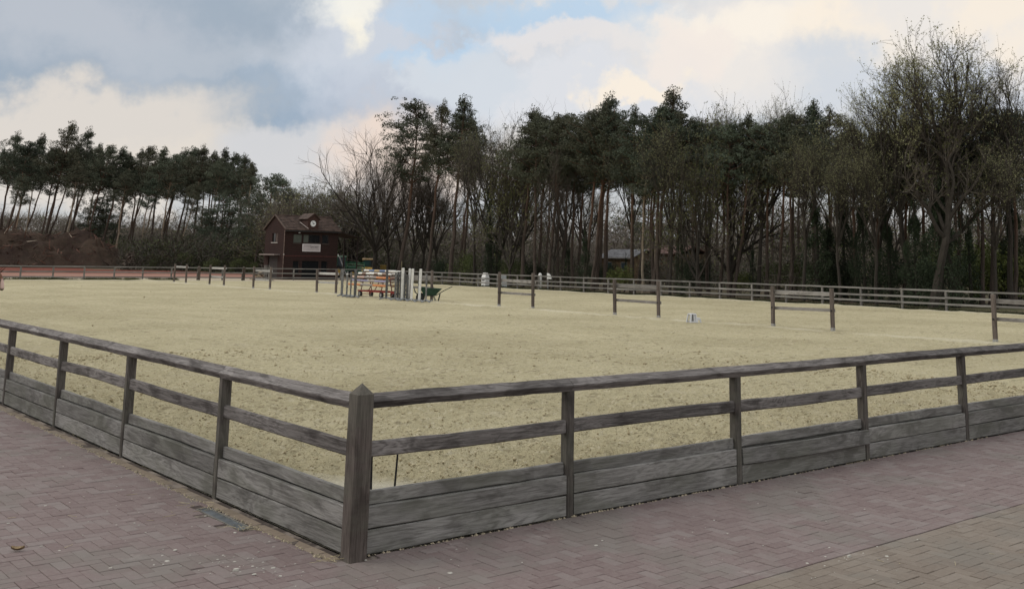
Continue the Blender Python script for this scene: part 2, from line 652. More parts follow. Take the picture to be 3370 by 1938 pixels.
def sand():
    t = NT('arena_sand', 0.97, 0.08)
    o = t.tc.outputs['Object']
    xyz = t.xyz(o)
    big = t.noise(o, 0.22, 4, 0.55)
    mid = t.noise(t.map(o, (1.0, 1.6, 1)), 1.3, 5, 0.65)
    fine = t.noise(t.map(o, (1, 1.15, 1)), 16.0, 6, 0.78)
    hoof = t.noise(t.map(o, (1, 1.2, 1)), 4.2, 3, 0.6)
    zone = t.noise(o, 0.6, 3, 0.5)
    grit = t.noise(o, 75.0, 4, 0.8)
    c = t.mix(t.ramp(big, 0.35, 0.65), (0.455, 0.402, 0.252), (0.55, 0.492, 0.318))
    lin = t.noise(t.map(o, (1.4, 0.10, 1)), 1.0, 4, 0.6)          # drag lines of the harrow
    c = t.mix(t.math('MULTIPLY', t.ramp(lin, 0.52, 0.66), 0.4), c, (0.42, 0.365, 0.225))
    damp = t.noise(t.map(o, (0.5, 0.3, 1)), 0.35, 5, 0.6)
    c = t.mix(t.math('MULTIPLY', t.ramp(damp, 0.54, 0.68), 0.4), c, (0.39, 0.335, 0.21))
    c = t.mix(t.math('MULTIPLY', t.ramp(mid, 0.5, 0.72), 0.5), c, (0.575, 0.515, 0.37))
    c = t.mix(t.math('MULTIPLY', t.ramp(fine, 0.52, 0.62), 0.62), c, (0.24, 0.20, 0.12))  # moist specks that also paint in the shaded sides of clods
    c = t.mix(t.math('MULTIPLY', t.math('MULTIPLY', t.ramp(hoof, 0.565, 0.61), t.ramp(zone, 0.34, 0.6)), 0.6), c, (0.23, 0.192, 0.12))  # dark spots painted in as the shadows of hoof prints
    c = t.mix(t.math('MULTIPLY', t.ramp(t.noise(t.map(o, (1, 1.3, 1)), 7.0, 4, 0.65), 0.57, 0.64), 0.55), c, (0.64, 0.58, 0.42))
    c = t.mix(t.math('MULTIPLY', t.ramp(grit, 0.5, 0.75), 0.35), c, (0.26, 0.21, 0.125))
    trk = t.math('MINIMUM', xyz[0], xyz[1])                      # the ridden, damper track along the rails
    c = t.mix(t.math('MULTIPLY', t.ramp(t.math('ADD', trk, t.math('MULTIPLY', zone, 2.0)), 1.2, 4.2, 1.0, 0.0), 0.25), c, (0.335, 0.28, 0.17))
    # dry paler sand on the ridge under the rail frames and along the rim of the arena
    wob = t.math('MULTIPLY', t.math('SUBTRACT', t.noise(o, 0.9, 4, 0.6), 0.5), 0.9)
    d = t.math('ABSOLUTE', t.math('ADD', t.math('SUBTRACT', xyz[0], ROWX - 0.25), wob))
    brk = t.ramp(t.noise(o, 0.45, 3, 0.5), 0.36, 0.58)
    rid = t.math('MULTIPLY', t.ramp(d, 0.06, 0.42, 1.0, 0.0), brk)
    rim = t.math('MAXIMUM', t.ramp(xyz[0], AX - 0.5, AX - 0.1), t.ramp(xyz[1], AY - 0.7, AY - 0.2))
    c = t.mix(t.math('MULTIPLY', t.math('MAXIMUM', t.math('MULTIPLY', rid, 0.7), rim), 0.75), c, (0.66, 0.61, 0.46))
    at = t.n.new('ShaderNodeAttribute'); at.attribute_name = 'swept'
    c = t.mix(t.math('MULTIPLY', at.outputs['Fac'], 0.95), c, (0.60, 0.555, 0.43))
    clod = t.noise(t.map(o, (1, 1.25, 1)), 11.0, 5, 0.7)
    t.bump(t.math('ADD', t.math('ADD', t.math('MULTIPLY', clod, 1.0), t.math('MULTIPLY', fine, 0.6)), t.math('MULTIPLY', hoof, 1.6)), 1.0, 0.07)
    m = t.col(c)
    xs, ys = graded(AX, 0.042, 190, 1.022), graded(AY, 0.042, 190, 1.022)
    X, Y = np.meshgrid(xs, ys, indexing='ij')
    V = np.stack([X, Y, sand_z(X, Y)], -1).reshape(-1, 3)
    nx, ny = X.shape
    i, j = np.meshgrid(np.arange(nx - 1), np.arange(ny - 1), indexing='ij')
    k = (i * ny + j).ravel()
    me = np_mesh('arena_sand', V, np.stack([k, k + ny, k + ny + 1, k + 1], 1), m, smooth=True)
    a = me.attributes.new('swept', 'FLOAT', 'POINT')
    a.data.foreach_set('value', pale_corner(X, Y).astype(np.float32).ravel())
    tag(obj('arena_sand', me), kind='structure')
    # loose clods lying on it
    r = np.random.default_rng(3)
    n1, n2, n3 = 17000, 14000, 1000
    P = np.concatenate([
        np.stack([r.uniform(0.2, 15, n1), 0.25 + r.exponential(2.6, n1)], 1),
        np.stack([0.25 + r.exponential(2.6, n2), r.uniform(0.2, 15, n2)], 1),
        np.stack([r.uniform(1, 42, n3), r.uniform(1, 60, n3)], 1)])
    P = P[(P[:, 0] < AX - 1) & (P[:, 1] < AY - 1)]
    keep = pale_corner(P[:, 0], P[:, 1]) < r.random(len(P)) * 0.6
    P = P[keep]
    s = r.gamma(1.5, 0.0030, len(P)) + 0.004
    far = np.hypot(P[:, 0], P[:, 1]) > 14
    s[far] *= 1.9
    base = np.array([[1, 0, 0], [0, 1, 0], [-1, 0, 0], [0, -1, 0], [0, 0, 0.8], [0, 0, -0.6]], float)
    fs = np.array([[0, 1, 4], [1, 2, 4], [2, 3, 4], [3, 0, 4], [1, 0, 5], [2, 1, 5], [3, 2, 5], [0, 3, 5]])
    V = base[None] * r.uniform(0.6, 1.4, (len(P), 6, 1)) * s[:, None, None]
    an = r.uniform(0, 6.28, len(P)); ca, sa = np.cos(an)[:, None], np.sin(an)[:, None]
    vx = V[..., 0] * ca - V[..., 1] * sa; vy = V[..., 0] * sa + V[..., 1] * ca
    V[..., 0] = vx + P[:, 0, None]; V[..., 1] = vy + P[:, 1, None]
    V[..., 2] += (sand_z(P[:, 0], P[:, 1]) + 0.3 * s)[:, None]
    F = fs[None] + 6 * np.arange(len(P))[:, None, None]
    t = NT('sand_clod', 0.97, 0.08)
    f = t.noise(t.tc.outputs['Object'], 9.0, 3, 0.6)
    m2 = t.col(t.mix(t.ramp(f, 0.3, 0.7), (0.27, 0.22, 0.13), (0.52, 0.46, 0.31)))
    tag(obj('sand_clods', np_mesh('sand_clods', V.reshape(-1, 3), F.reshape(-1, 3), m2)), 'loose clods of churned sand over the riding arena', 'sand clods', kind='stuff')


# ---- brick paving
BW = 0.097                       # half a paver's length
SEAM = -1.948                    # the long joint between the two pavings


def brick_material(name, cols, joint_dust):
    t = NT(name, 0.9, 0.2)
    o = t.tc.outputs['Object']
    geo = t.n.new('ShaderNodeNewGeometry')
    w = geo.outputs['Position']
    at = t.n.new('ShaderNodeAttribute'); at.attribute_name = 'tint'
    tint = at.outputs['Fac']
    c = t.mix(t.ramp(tint, 0.0, 0.55), cols[0], cols[1])
    c = t.mix(t.ramp(tint, 0.6, 1.0), c, cols[2])
    f = t.noise(w, 28.0, 5, 0.7); g = t.noise(w, 160.0, 3, 0.7)
    c = t.mix(t.math('MULTIPLY', t.ramp(f, 0.35, 0.75), 0.4), c, joint_dust)
    c = t.mix(t.math('MULTIPLY', t.ramp(g, 0.5, 0.8), 0.35), c, tuple(x * 0.55 for x in cols[0]))
    al = t.noise(w, 0.75, 5, 0.62)       # algae and trodden-in dirt
    c = t.mix(t.math('MULTIPLY', t.ramp(al, 0.50, 0.63), 0.5), c, (0.165, 0.155, 0.135))
    st = t.noise(w, 1.9, 6, 0.7)
    c = t.mix(t.math('MULTIPLY', t.ramp(st, 0.60, 0.76), 0.5), c, (0.37, 0.335, 0.31))
    t.bump(t.math('ADD', f, g), 0.35, 0.004)
    return t.col(c)


def paver(mb, cx, cy, lx, ly, dz, tilt, tint, tints):
    g, ch = 0.0016, 0.0028
    hx, hy = lx / 2 - g, ly / 2 - g
    tx, ty = tilt
    z = lambda x, y, d: dz + tx * x + ty * y - d
    vs = [(cx + x * (hx - ch), cy + y * (hy - ch), z(x * hx, y * hy, 0)) for x, y in ((-1, -1), (1, -1), (1, 1), (-1, 1))]
    vs += [(cx + x * hx, cy + y * hy, z(x * hx, y * hy, ch)) for x, y in ((-1, -1), (1, -1), (1, 1), (-1, 1))]
    vs += [(cx + x * hx, cy + y * hy, -0.05) for x, y in ((-1, -1), (1, -1), (1, 1), (-1, 1))]
    fs = [(0, 1, 2, 3)] + [(a + 4, (a + 1) % 4 + 4, (a + 1) % 4, a) for a in range(4)] + [(a + 8, (a + 1) % 4 + 8, (a + 1) % 4 + 4, a + 4) for a in range(4)]
    mb.add(vs, fs)
    tints += [tint] * len(fs)


def finish_paver(mb, tints, name, mat):
    me = bpy.data.meshes.new(name)
    me.from_pydata(mb.v, [], mb.f)
    me.materials.append(mat)
    a = me.attributes.new('tint', 'FLOAT', 'FACE')
    a.data.foreach_set('value', tints)
    me.update()
    return me


DRAIN = (-0.275, -0.185, 1.13, 1.92)     # recess of the drain beside the curb


def paving():
    filler = NT('joint_sand', 0.98, 0.05)
    o = filler.tc.outputs['Object']
    k = filler.noise(o, 2.2, 5, 0.7)
    joint = filler.col(filler.mix(filler.ramp(k, 0.46, 0.6), (0.085, 0.07, 0.062), (0.27, 0.23, 0.195)))
    bed = MB().box(-40, 60, -40, -0.0, -0.3, -0.0075).box(-40, -0.0, -0.0, 90, -0.3, -0.0075)
    pav = tag(bed.build('pavement', joint), kind='structure')
    red = brick_material('red_paver', ((0.16, 0.118, 0.112), (0.184, 0.142, 0.134), (0.202, 0.168, 0.158)), (0.26, 0.222, 0.208))
    tan = brick_material('tan_paver', ((0.165, 0.134, 0.108), (0.188, 0.156, 0.126), (0.208, 0.176, 0.145)), (0.26, 0.225, 0.19))
    curb = brick_material('curb_paver', ((0.20, 0.16, 0.12), (0.235, 0.185, 0.14), (0.27, 0.215, 0.165)), (0.28, 0.24, 0.18))
    rects = []                     # (x0, x1, y0, y1, kind)

    def put(x0, x1, y0, y1, kind, bound):
        a, b, c, d = max(x0, bound[0]), min(x1, bound[1]), max(y0, bound[2]), min(y1, bound[3])
        if b - a > 0.03 and d - c > 0.03:
            rects.append((a, b, c, d, kind))

    def herring(bound, kind, ox, oy):
        i0, i1 = int((bound[0] - ox) / BW) - 3, int((bound[1] - ox) / BW) + 3
        j0, j1 = int((bound[2] - oy) / BW) - 3, int((bound[3] - oy) / BW) + 3
        for i in range(i0, i1):
            for j in range(j0, j1):
                m = (i - j) % 4
                x, y = ox + i * BW, oy + j * BW
                if m == 0:
                    put(x, x + 2 * BW, y, y + BW, kind, bound)
                elif m == 3:
                    put(x, x + BW, y, y + 2 * BW, kind, bound)

    top = SEAM + 0.1
    herring((-7.0, 18.0, top, -0.105), 'red', 0.0, SEAM + 0.1)
    herring((-7.0, -0.15, -0.105, 20.0), 'red', 0.0, SEAM + 0.1)
    herring((-7.0, 16.0, -7.0, SEAM - 0.104), 'tan', 0.03, SEAM - 0.104 - 40 * BW)
    x = -7.0
    while x < 18:                  # soldier rows on both sides of the seam and along the boards
        put(x, x + 2 * BW, SEAM + 0.006, top, 'red', (-7, 18, -9, 99))
        put(x + 0.06, x + 0.06 + 2 * BW, SEAM - 0.104, SEAM - 0.006, 'tan', (-7, 16, -9, 99))
        if x > 0.1:
            put(x, x + 2 * BW, -0.105, -0.012, 'red', (0.12, 18, -9, 99))
        x += 2 * BW
    for xx in (-0.105,):
        put(-0.15, -0.065, -0.105, 0.0, 'red', (-9, 9, -9, 99)); put(-0.065, 0.12, -0.2, -0.105, 'red', (-9, 9, -0.2, -0.105))
    y = 0.05
    while y < 20:
        put(-0.142, -0.045, y, y + 2 * BW, 'curb', (-9, 9, -9, 99))
        y += 2 * BW
    r = random.Random(5)
    vis = []
    for q in rects:
        cx, cy = (q[0] + q[1]) / 2, (q[2] + q[3]) / 2
        if DRAIN[0] - 0.02 < cx < DRAIN[1] + 0.02 and DRAIN[2] - 0.02 < cy < DRAIN[3] + 0.02:
            continue
        u, v, w = proj((cx, cy, 0))
        inside = w > 0.5 and -30 < u < PW + 30 and -30 < v < PH + 30
        vis.append((w if inside else 1e3 + abs(w), q, cx, cy))
    vis.sort(key=lambda e: e[0])
    rest = {k: (MB(), []) for k in ('red', 'tan', 'curb')}
    mats = {'red': red, 'tan': tan, 'curb': curb}
    count = 0
    for d, q, cx, cy in vis:
        x0, x1, y0, y1, kind = q
        dz = r.gauss(0, 0.0012) - (0.006 if kind == 'curb' else 0)
        tilt = (r.gauss(0, 0.006), r.gauss(0, 0.006))
        tint = r.random()
        if count < 300:
            mb, tt = MB(), []
            paver(mb, 0, 0, x1 - x0, y1 - y0, dz, tilt, tint, tt)
            obj('brick', finish_paver(mb, tt, 'brick', mats[kind]), pav, (cx, cy, 0))
            count += 1
        else:
            paver(rest[kind][0], cx, cy, x1 - x0, y1 - y0, dz, tilt, tint, rest[kind][1])
    for kind, nm in (('red', 'red_bricks'), ('tan', 'tan_bricks'), ('curb', 'curb_bricks')):
        tag(obj(nm, finish_paver(rest[kind][0], rest[kind][1], nm, mats[kind]), pav), kind='stuff')

    # the sunk drain beside the curb
    x0, x1, y0, y1 = DRAIN
    steel = plain('drain_steel', (0.105, 0.117, 0.125), 0.5, 0.3, 9.0)
    dr = empty('drain', ((x0 + x1) / 2, (y0 + y1) / 2, 0), 0, 'sunken blue-grey drain channel beside the curb of the left boards', 'drain')
    L, w = (y1 - y0), (x1 - x0)
    mb = MB()
    mb.box(-w / 2, w / 2, -L / 2, L / 2, -0.03, -0.004)
    mb.build('channel', steel, dr)
    mb = MB()
    for s in (-1, 1):
        mb.box(s * (w / 2 + 0.004) - 0.006, s * (w / 2 + 0.004) + 0.006, -L / 2, L / 2, -0.03, 0.002)
    for s in (-1, 1):
        mb.box(-w / 2 - 0.01, w / 2 + 0.01, s * L / 2 - 0.006, s * L / 2 + 0.006, -0.03, 0.001)
    mb.build('rim', plain('drain_rim', (0.17, 0.16, 0.14), 0.7), dr)

    # litter on the bricks: chalky chips, bits of straw, grit swept against the curb
    rg = np.random.default_rng(11)
    chips, straws = MB(), MB()
    spots = [(-0.74, 0.2, 0.22, 34), (-0.55, 0.45, 0.2, 14), (-0.9, 1.2, 0.5, 30), (-0.4, 2.4, 0.4, 22), (2.6, -2.05, 0.35, 22), (1.2, -0.7, 1.0, 16), (3.2, -0.6, 1.2, 14),
             (-1.6, 1.5, 1.2, 24), (-1.0, 4.0, 1.2, 30), (5, -1.2, 1.8, 14), (0.4, -0.35, 0.35, 14), (2.0, -1.2, 1.0, 12)]
    for cx, cy, sp, n in spots:
        for k in range(n):
            x, y = rg.normal(cx, sp), rg.normal(cy, sp)
            if (x > -0.16 and y > -0.02):
                continue
            s = 0.004 + abs(rg.normal(0, 0.0058))
            m = 6; a0 = rg.uniform(0, 6.28)
            el_ = rg.uniform(0.5, 1.0); h = 0.002 + 0.12 * s
            ring = [(x + s * math.cos(a0 + 6.283 * q / m) * rg.uniform(.7, 1.2), y + s * el_ * math.sin(a0 + 6.283 * q / m) * rg.uniform(.7, 1.2)) for q in range(m)]
            vs = [(p[0], p[1], 0.001) for p in ring] + [(x + (p[0] - x) * .75, y + (p[1] - y) * .75, h) for p in ring]
            chips.add(vs, [tuple(range(m, 2 * m))] + [(q, (q + 1) % m, m + (q + 1) % m, m + q) for q in range(m)])
    for bx, by, s in ((-0.742, 0.195, 0.026), (2.86, -2.0, 0.022)):
        ring = [(bx + s * math.cos(6.283 * q / 8) * (0.8 + 0.4 * rg.random()), by + 0.5 * s * math.sin(6.283 * q / 8)) for q in range(8)]
        chips.add([(p[0], p[1], 0.001) for p in ring] + [(bx + (p[0] - bx) * .8, by + (p[1] - by) * .8, 0.014) for p in ring],
                  [tuple(range(8, 16))] + [(q, (q + 1) % 8, 8 + (q + 1) % 8, 8 + q) for q in range(8)])
    tag(chips.build('stone_chips', plain('chalk', (0.44, 0.42, 0.37), 0.9, 0.2, 40)), 'scattered chalky chips and dried mud flakes on the brick paving', 'chips', kind='stuff')
    for cx, cy, sx, sy, n in ((-0.24, 2.0, 0.05, 0.12, 14), (-0.22, 1.12, 0.05, 0.1, 16), (-0.12, 0.06, 0.05, 0.05, 12), (-0.5, 2.3, 0.3, 0.5, 6), (3.3, -2.3, 0.5, 0.3, 5), (-1.3, 1.4, 0.5, 0.6, 5)):
        for k in range(n):
            x, y = rg.normal(cx, sx), rg.normal(cy, sy); a = rg.uniform(0, 6.28); L = rg.uniform(0.03, 0.10)
            z0, z1 = 0.004, 0.004 + abs(rg.normal(0, 0.012))
            straws.tube([(x, y, z0), (x + L * math.cos(a), y + L * math.sin(a), z1)], 0.0016, 3)
    tag(straws.build('straw', plain('straw', (0.42, 0.36, 0.22), 0.8, 0.3, 30)), 'wisps of straw caught around the drain and the corner post', 'straw', kind='stuff')
    # sand blown against the boards
    gr = MB()
    for k in range(900):
        if k % 3:
            x, y = -0.155 + rg.normal(0, 0.012), rg.uniform(0.1, 9)
        else:
            x, y = rg.uniform(0.0, 9), -0.006 - abs(rg.normal(0, 0.008))
        s = 0.003 + abs(rg.normal(0, 0.004))
        gr.add([(x - s, y - s, 0), (x + s, y - s, 0), (x + s, y + s, 0), (x - s, y + s, 0), (x, y, s * 1.2)], [(0, 1, 4), (1, 2, 4), (2, 3, 4), (3, 0, 4)])
    tag(gr.build('swept_grit', plain('grit', (0.32, 0.27, 0.19), 0.95, 0.3, 40)), 'pale grit swept along the curb joint and the board feet', 'grit', kind='stuff')
    # one curled dead leaf
    lx, ly = -1.74, 1.47
    vs, fs = [], []
    for i in range(7):
        tt = i / 6
        wd = 0.030 * math.sin(math.pi * min(1, tt * 0.95 + 0.05)) ** 0.8
        for s in (-1, 0, 1):
            vs.append((tt * 0.085 - 0.042, s * wd, 0.004 + 0.018 * abs(s) + 0.012 * (2 * tt - 1) ** 2))
    for i in range(6):
        for s in range(2):
            a = i * 3 + s
            fs.append((a, a + 1, a + 4, a + 3))
    lf = MB().add(vs, fs).build('dead_leaf', plain('dead_leaf', (0.24, 0.17, 0.09), 0.7, 0.35, 60), None, True, (lx, ly, 0.002), (0, 0, math.radians(-25)))
    tag(lf, 'curled brown dead leaf lying alone on the left paving', 'leaf')


def yard():
    t = NT('red_yard', 0.95, 0.1)
    o = t.tc.outputs['Object']; xyz = t.xyz(o)
    n = t.noise(o, 0.35, 5, 0.65); f = t.noise(o, 3.0, 5, 0.7)
    yy = t.math('ADD', xyz[1], t.math('MULTIPLY', t.math('SUBTRACT', n, 0.5), 9.0))
    c = t.mix(t.ramp(yy, 80.0, 85.0), (0.42, 0.36, 0.27), (0.29, 0.165, 0.125))
    c = t.mix(t.ramp(yy, 97.0, 101.0), c, (0.15, 0.048, 0.034))
    c = t.mix(t.math('MULTIPLY', t.ramp(f, 0.4, 0.7), 0.4), c, (0.16, 0.075, 0.05))
    t.bump(f, 0.5, 0.1)
    m = t.col(c)
    tag(MB().box(-60, 47.5, 71.3, 150, -0.2, -0.02).build('yard', m), kind='structure')


terrain()
sand()
paving()
yard()

# ------------------------------------------------------------------ the near arena fence
W_DARK, W_MID, W_LITE = (0.055, 0.047, 0.042), (0.125, 0.112, 0.104), (0.235, 0.218, 0.21)
WOODX = wood('weathered_board', (0.082, 0.076, 0.069), (0.185, 0.177, 0.166), (0.30, 0.288, 0.272), green=0.35)
WOODR = wood('weathered_rail', (0.038, 0.032, 0.029), (0.115, 0.102, 0.095), (0.265, 0.244, 0.232))
WOODP = wood('weathered_post', (0.032, 0.027, 0.023), (0.078, 0.067, 0.059), (0.145, 0.127, 0.114), along=2, green=0.3)
WOODC = wood('corner_post_wood', (0.038, 0.03, 0.026), (0.088, 0.071, 0.062), (0.15, 0.125, 0.112), along=2, green=0.35)


def plank_mesh(name, L, prof, mat, r, bow=0.006, n=8, wob=0.0025):
    """a plank along x from 0 to L with slightly bowed, worn edges; prof is a closed (y, z) outline"""
    ph, am = r.uniform(0, 6.28), r.uniform(-bow, bow)
    vs, fs = [], []
    k = len(prof)
    for i in range(n + 1):
        t = i / n
        x = L * t
        dz = am * math.sin(math.pi * t) + r.uniform(-wob, wob) * (0 < i < n)
        dy = 0.5 * am * math.sin(math.pi * t + ph)
        for (y, z) in prof:
            vs.append((x, y + dy, z + dz + r.uniform(-wob, wob) * 0.5))
    for i in range(n):
        for q in range(k):
            p = (q + 1) % k
            fs.append((i * k + q, i * k + p, (i + 1) * k + p, (i + 1) * k + q))
    fs += [tuple(range(k - 1, -1, -1)), tuple(n * k + q for q in range(k))]
    return MB().add(vs, fs).mesh(name, mat)


def chamfered(y0, y1, z0, z1, c):
    return [(y0 + c, z0), (y1 - c, z0), (y1, z0 + c), (y1, z1 - c), (y1 - c, z1), (y0 + c, z1), (y0, z1 - c), (y0, z0 + c)]


def near_fence(label, rz, out, d0, step, n, seed):
    """out = -1: the outer face looks towards local -y; posts at d0 + i*step along local x"""
    r = random.Random(seed)
    root = empty('wooden_fence', (0, 0, 0), rz, label, 'fence')
    o = lambda a, b: (a, b) if out < 0 else (-b, -a)           # depth behind the outer face -> local y range
    pos = [d0 + i * step for i in range(n)]
    PWD = 0.078
    for x in pos:
        y0, y1 = o(0.0, 0.085)
        mb = MB()
        h = 0.972
        # post with a rounded arris on its outer face
        yo, yi = (y0, y1) if out < 0 else (y1, y0)
        sg = 1 if out < 0 else -1
        w = PWD / 2
        pr = [(-w, yi), (-w, yo + sg * 0.018), (-w + 0.012, yo), (w - 0.012, yo), (w, yo + sg * 0.018), (w, yi)]
        lean = r.uniform(-0.006, 0.006)
        vs = [(px + lean * t, py, z) for t, z in ((0, -0.1), (0.5, 0.5), (1, h)) for px, py in pr]
        k = len(pr)
        fs = [(i * k + q, i * k + (q + 1) % k, (i + 1) * k + (q + 1) % k, (i + 1) * k + q) for i in range(2) for q in range(k)]
        fs += [tuple(range(k)), tuple(2 * k + q for q in range(k))]
        mb.add(vs, fs).build('post', WOODP, root, loc=(x, 0, 0))
    edges = [0.094] + pos
    for i in range(n):
        a, b = edges[i], edges[i + 1]
        a2 = a + (PWD / 2 if i else 0.0) + 0.004 * (i > 0)
        b2 = b - PWD / 2 - 0.004
        L = b2 - a2
        # two outer boards, one set back above them
        s1 = r.uniform(0.162, 0.169)
        tilt = 0.0
        for z0, z1, dep, th in ((0.004, s1 - 0.004, 0.007, 0.042), (s1 + 0.004, 0.315, 0.006, 0.042), (0.3175, 0.412, 0.042, 0.036)):
            y0, y1 = o(dep, dep + th)
            zc = (z0 + z1) / 2
            me = plank_mesh('board', L, chamfered(y0, y1, z0 - zc, z1 - zc, 0.006), WOODX, r)
            ob = obj('board', me, root, (a2, 0, zc))
            ob.rotation_euler = (r.uniform(-0.012, 0.012), r.uniform(-0.0015, 0.0015), 0)
            if seed == 2 and i == 2 and z0 > 0.1 and z1 < 0.318:       # the board whose foot has sprung loose
                ob.rotation_euler = (-0.09, 0, -0.022)
                ob.location.y -= 0.012
                ob['label'] = 'board sprung loose at its lower end'
        # unseen lining, added so the gaps between the boards show dark
        y0, y1 = o(0.080, 0.10)
        MB().box(a2 - 0.03, b2 + 0.03, y0, y1, -0.06, 0.36).build('gap_lining', WOODX, root)
        # middle rail let into the posts
        y0, y1 = o(0.024, 0.066)
        z0, z1 = 0.64, 0.747
        me = plank_mesh('middle_rail', b - a - 0.03 if i else b - a - 0.02, chamfered(y0, y1, -0.0535, 0.0535, 0.011), WOODR, r, 0.009)
        obj('middle_rail', me, root, (a + (0.015 if i else 0.0), 0, 0.6935)).rotation_euler = (0, r.uniform(-0.004, 0.004), 0)
    # top rail, each piece spanning two bays, with a weathered slope on its outer side
    xs = [0.07] + pos[0:1] + pos[1:]
    prof_o = [(0.002, -0.002), (0.088, -0.002), (0.088, 0.056), (0.07, 0.094), (0.044, 0.097), (-0.028, 0.050), (-0.027, 0.041)]
    prof = prof_o if out < 0 else [(-y, z) for y, z in reversed(prof_o)]
    i = 0
    while i < n:
        j = min(n, i + (1 if i == 0 else 2))
        a, b = xs[i], xs[j]
        me = plank_mesh('top_rail', b - a - 0.004, prof, WOODR, r, 0.006, 14, 0.003)
        obj('top_rail', me, root, (a + 0.002, 0, 0.972)).rotation_euler = (0, 0, 0)
        i = j
    return root


near_fence('near weathered board and rail fence running right from the corner post above the long seam', 0.0, -1, 2.036, 2.16, 8, 2)
near_fence('near weathered board and rail fence running left from the corner post past the drain', math.pi / 2, 1, 2.23, 2.245, 8, 1)


def corner_post():
    a = 0.069
    mb = MB()
    ring = lambda s, z: [(-s + 0.013, -s, z), (s - 0.013, -s, z), (s, -s + 0.013, z), (s, s - 0.013, z), (s - 0.013, s, z), (-s + 0.013, s, z), (-s, s - 0.013, z), (-s, -s + 0.013, z)]
    vs, rows = [], [(-0.15, a), (0.3, a * 1.0), (0.7, a), (1.08, a * 0.97)]
    for z, s in rows:
        vs += ring(s, z)
    fs = [(i * 8 + q, i * 8 + (q + 1) % 8, i * 8 + 8 + (q + 1) % 8, i * 8 + 8 + q) for i in range(len(rows) - 1) for q in range(8)]
    vs.append((0, 0, 1.152)); t = len(vs) - 1; k = (len(rows) - 1) * 8
    fs += [(k + q, k + (q + 1) % 8, t) for q in range(8)]
    mb.add(vs, fs)
    o = mb.build('corner_post', WOODC, None, loc=(0.012, -0.016, 0), rot=(0, math.radians(0.6), 0))
    tag(o, 'stout dark brown corner post with a pointed top where the two near fences meet', 'post')


corner_post()
black = plain('black_iron', (0.018, 0.017, 0.016), 0.6, 0.3, 20)
for (u0, v0, u1, v1, lab) in ((1224, 1497, 1221, 1612, 'upright thin black rod standing inside the fence against the corner post'), (1309, 1490, 1299, 1600, 'leaning thin black rod standing inside the fence under the middle rail')):
    p1, p0 = on_y(u0, v0, 0.13), on_y(u1, v1, 0.13)
    d = p1 - p0
    top = p1 + d * 0.12; foot = p0 - d * ((p0[2] + 0.02) / d[2])
    o = MB().tube([foot, top], [0.0085, 0.0075], 6).build('fence_rod', black)
    tag(o, lab, 'rod')

# ------------------------------------------------------------------ far fences of the arena
FARW = wood('far_fence_wood', (0.12, 0.112, 0.102), (0.20, 0.19, 0.177), (0.29, 0.28, 0.262), along=0, bump=0.1)
FARP = wood('far_post_wood', (0.115, 0.105, 0.094), (0.18, 0.167, 0.152), (0.25, 0.235, 0.215), along=2, bump=0.1)
FARB = wood('brown_far_post', (0.06, 0.045, 0.035), (0.095, 0.075, 0.062), (0.14, 0.115, 0.098), along=2, bump=0.1)


def far_fence(label, loc, rz, xs, rails, thick=()):
    root = empty('rail_fence', loc, rz, label, 'fence', )
    pm = MB().box(-0.05, 0.05, -0.05, 0.05, -0.25, 0.94, ch=0.008).mesh('post', FARP)
    gm = MB().box(-0.11, 0.11, -0.11, 0.11, -0.25, 1.0, ch=0.02)
    gm.add([(-.11, -.11, 1.0), (.11, -.11, 1.0), (.11, .11, 1.0), (-.11, .11, 1.0), (0, 0, 1.13)], [(0, 1, 4), (1, 2, 4), (2, 3, 4), (3, 0, 4)])
    gm = gm.mesh('gate_post', FARB)
    r = random.Random(len(xs))
    for i, x in enumerate(xs):
        o = obj('gate_post' if i in thick else 'post', gm if i in thick else pm, root, (x, 0, 0))
        o.rotation_euler = (r.gauss(0, 0.008), r.gauss(0, 0.008), 0)
    L0 = xs[1] - xs[0]
    tops = MB().box(0, 1, -0.06, 0.06, -0.03, 0.045).mesh('top_rail', FARW)
    mids = MB().box(0, 1, -0.022, 0.022, -0.045, 0.045).mesh('rail', FARW)
    for i in range(len(xs) - 1):
        L = xs[i + 1] - xs[i]
        for z, me, nm, yy in ((0.965, tops, 'top_rail', 0), (rails[0], mids, 'rail', -0.075), (rails[1], mids, 'rail', -0.075)):
            o = obj(nm, me, root, (xs[i], yy, z + r.gauss(0, 0.006)))
            o.scale = (L - 0.004, 1, 1)
            o.rotation_euler = (0, r.gauss(0, 0.003), 0)
    return root


lx = [on_y(u, 900, 71.0)[0] for u in (67.5, 174.8, 277, 376, 470, 564, 653.7, 732, 801)]
xs = [lx[0] - 2.15 * k for k in range(6, 0, -1)] + lx
x = lx[-1]
while x < 41.6:
    x += 2.2
    xs.append(min(x, 43.9))
if xs[-1] < 43.8:
    xs.append(43.9)
far_fence('grey three rail fence across the far end, before the red yard and brick tower', (0, 71.0, 0.02), 0.0, xs, (0.60, 0.245), thick=(12, 14))
ys = [71.0 - 2.26 * k for k in range(0, 30)]
far_fence('long grey three rail fence along the tree side of the arena', (43.95, 71.0, 0.0), -math.pi / 2, [2.26 * k for k in range(0, 30)], (0.645, 0.36))

# ------------------------------------------------------------------ free-standing rail hurdles down the middle of the arena
FRW = wood('frame_rail_wood', (0.14, 0.128, 0.116), (0.23, 0.213, 0.196), (0.33, 0.312, 0.29), along=0, bump=0.15)
FRP = wood('frame_post_wood', (0.07, 0.056, 0.047), (0.12, 0.098, 0.085), (0.18, 0.15, 0.132), along=2, bump=0.15)
conc = plain('white_foot', (0.30, 0.295, 0.28), 0.9, 0.3, 14)


def ypos(u, v=960.0):
    return on_x(u, v, ROWX)[1]


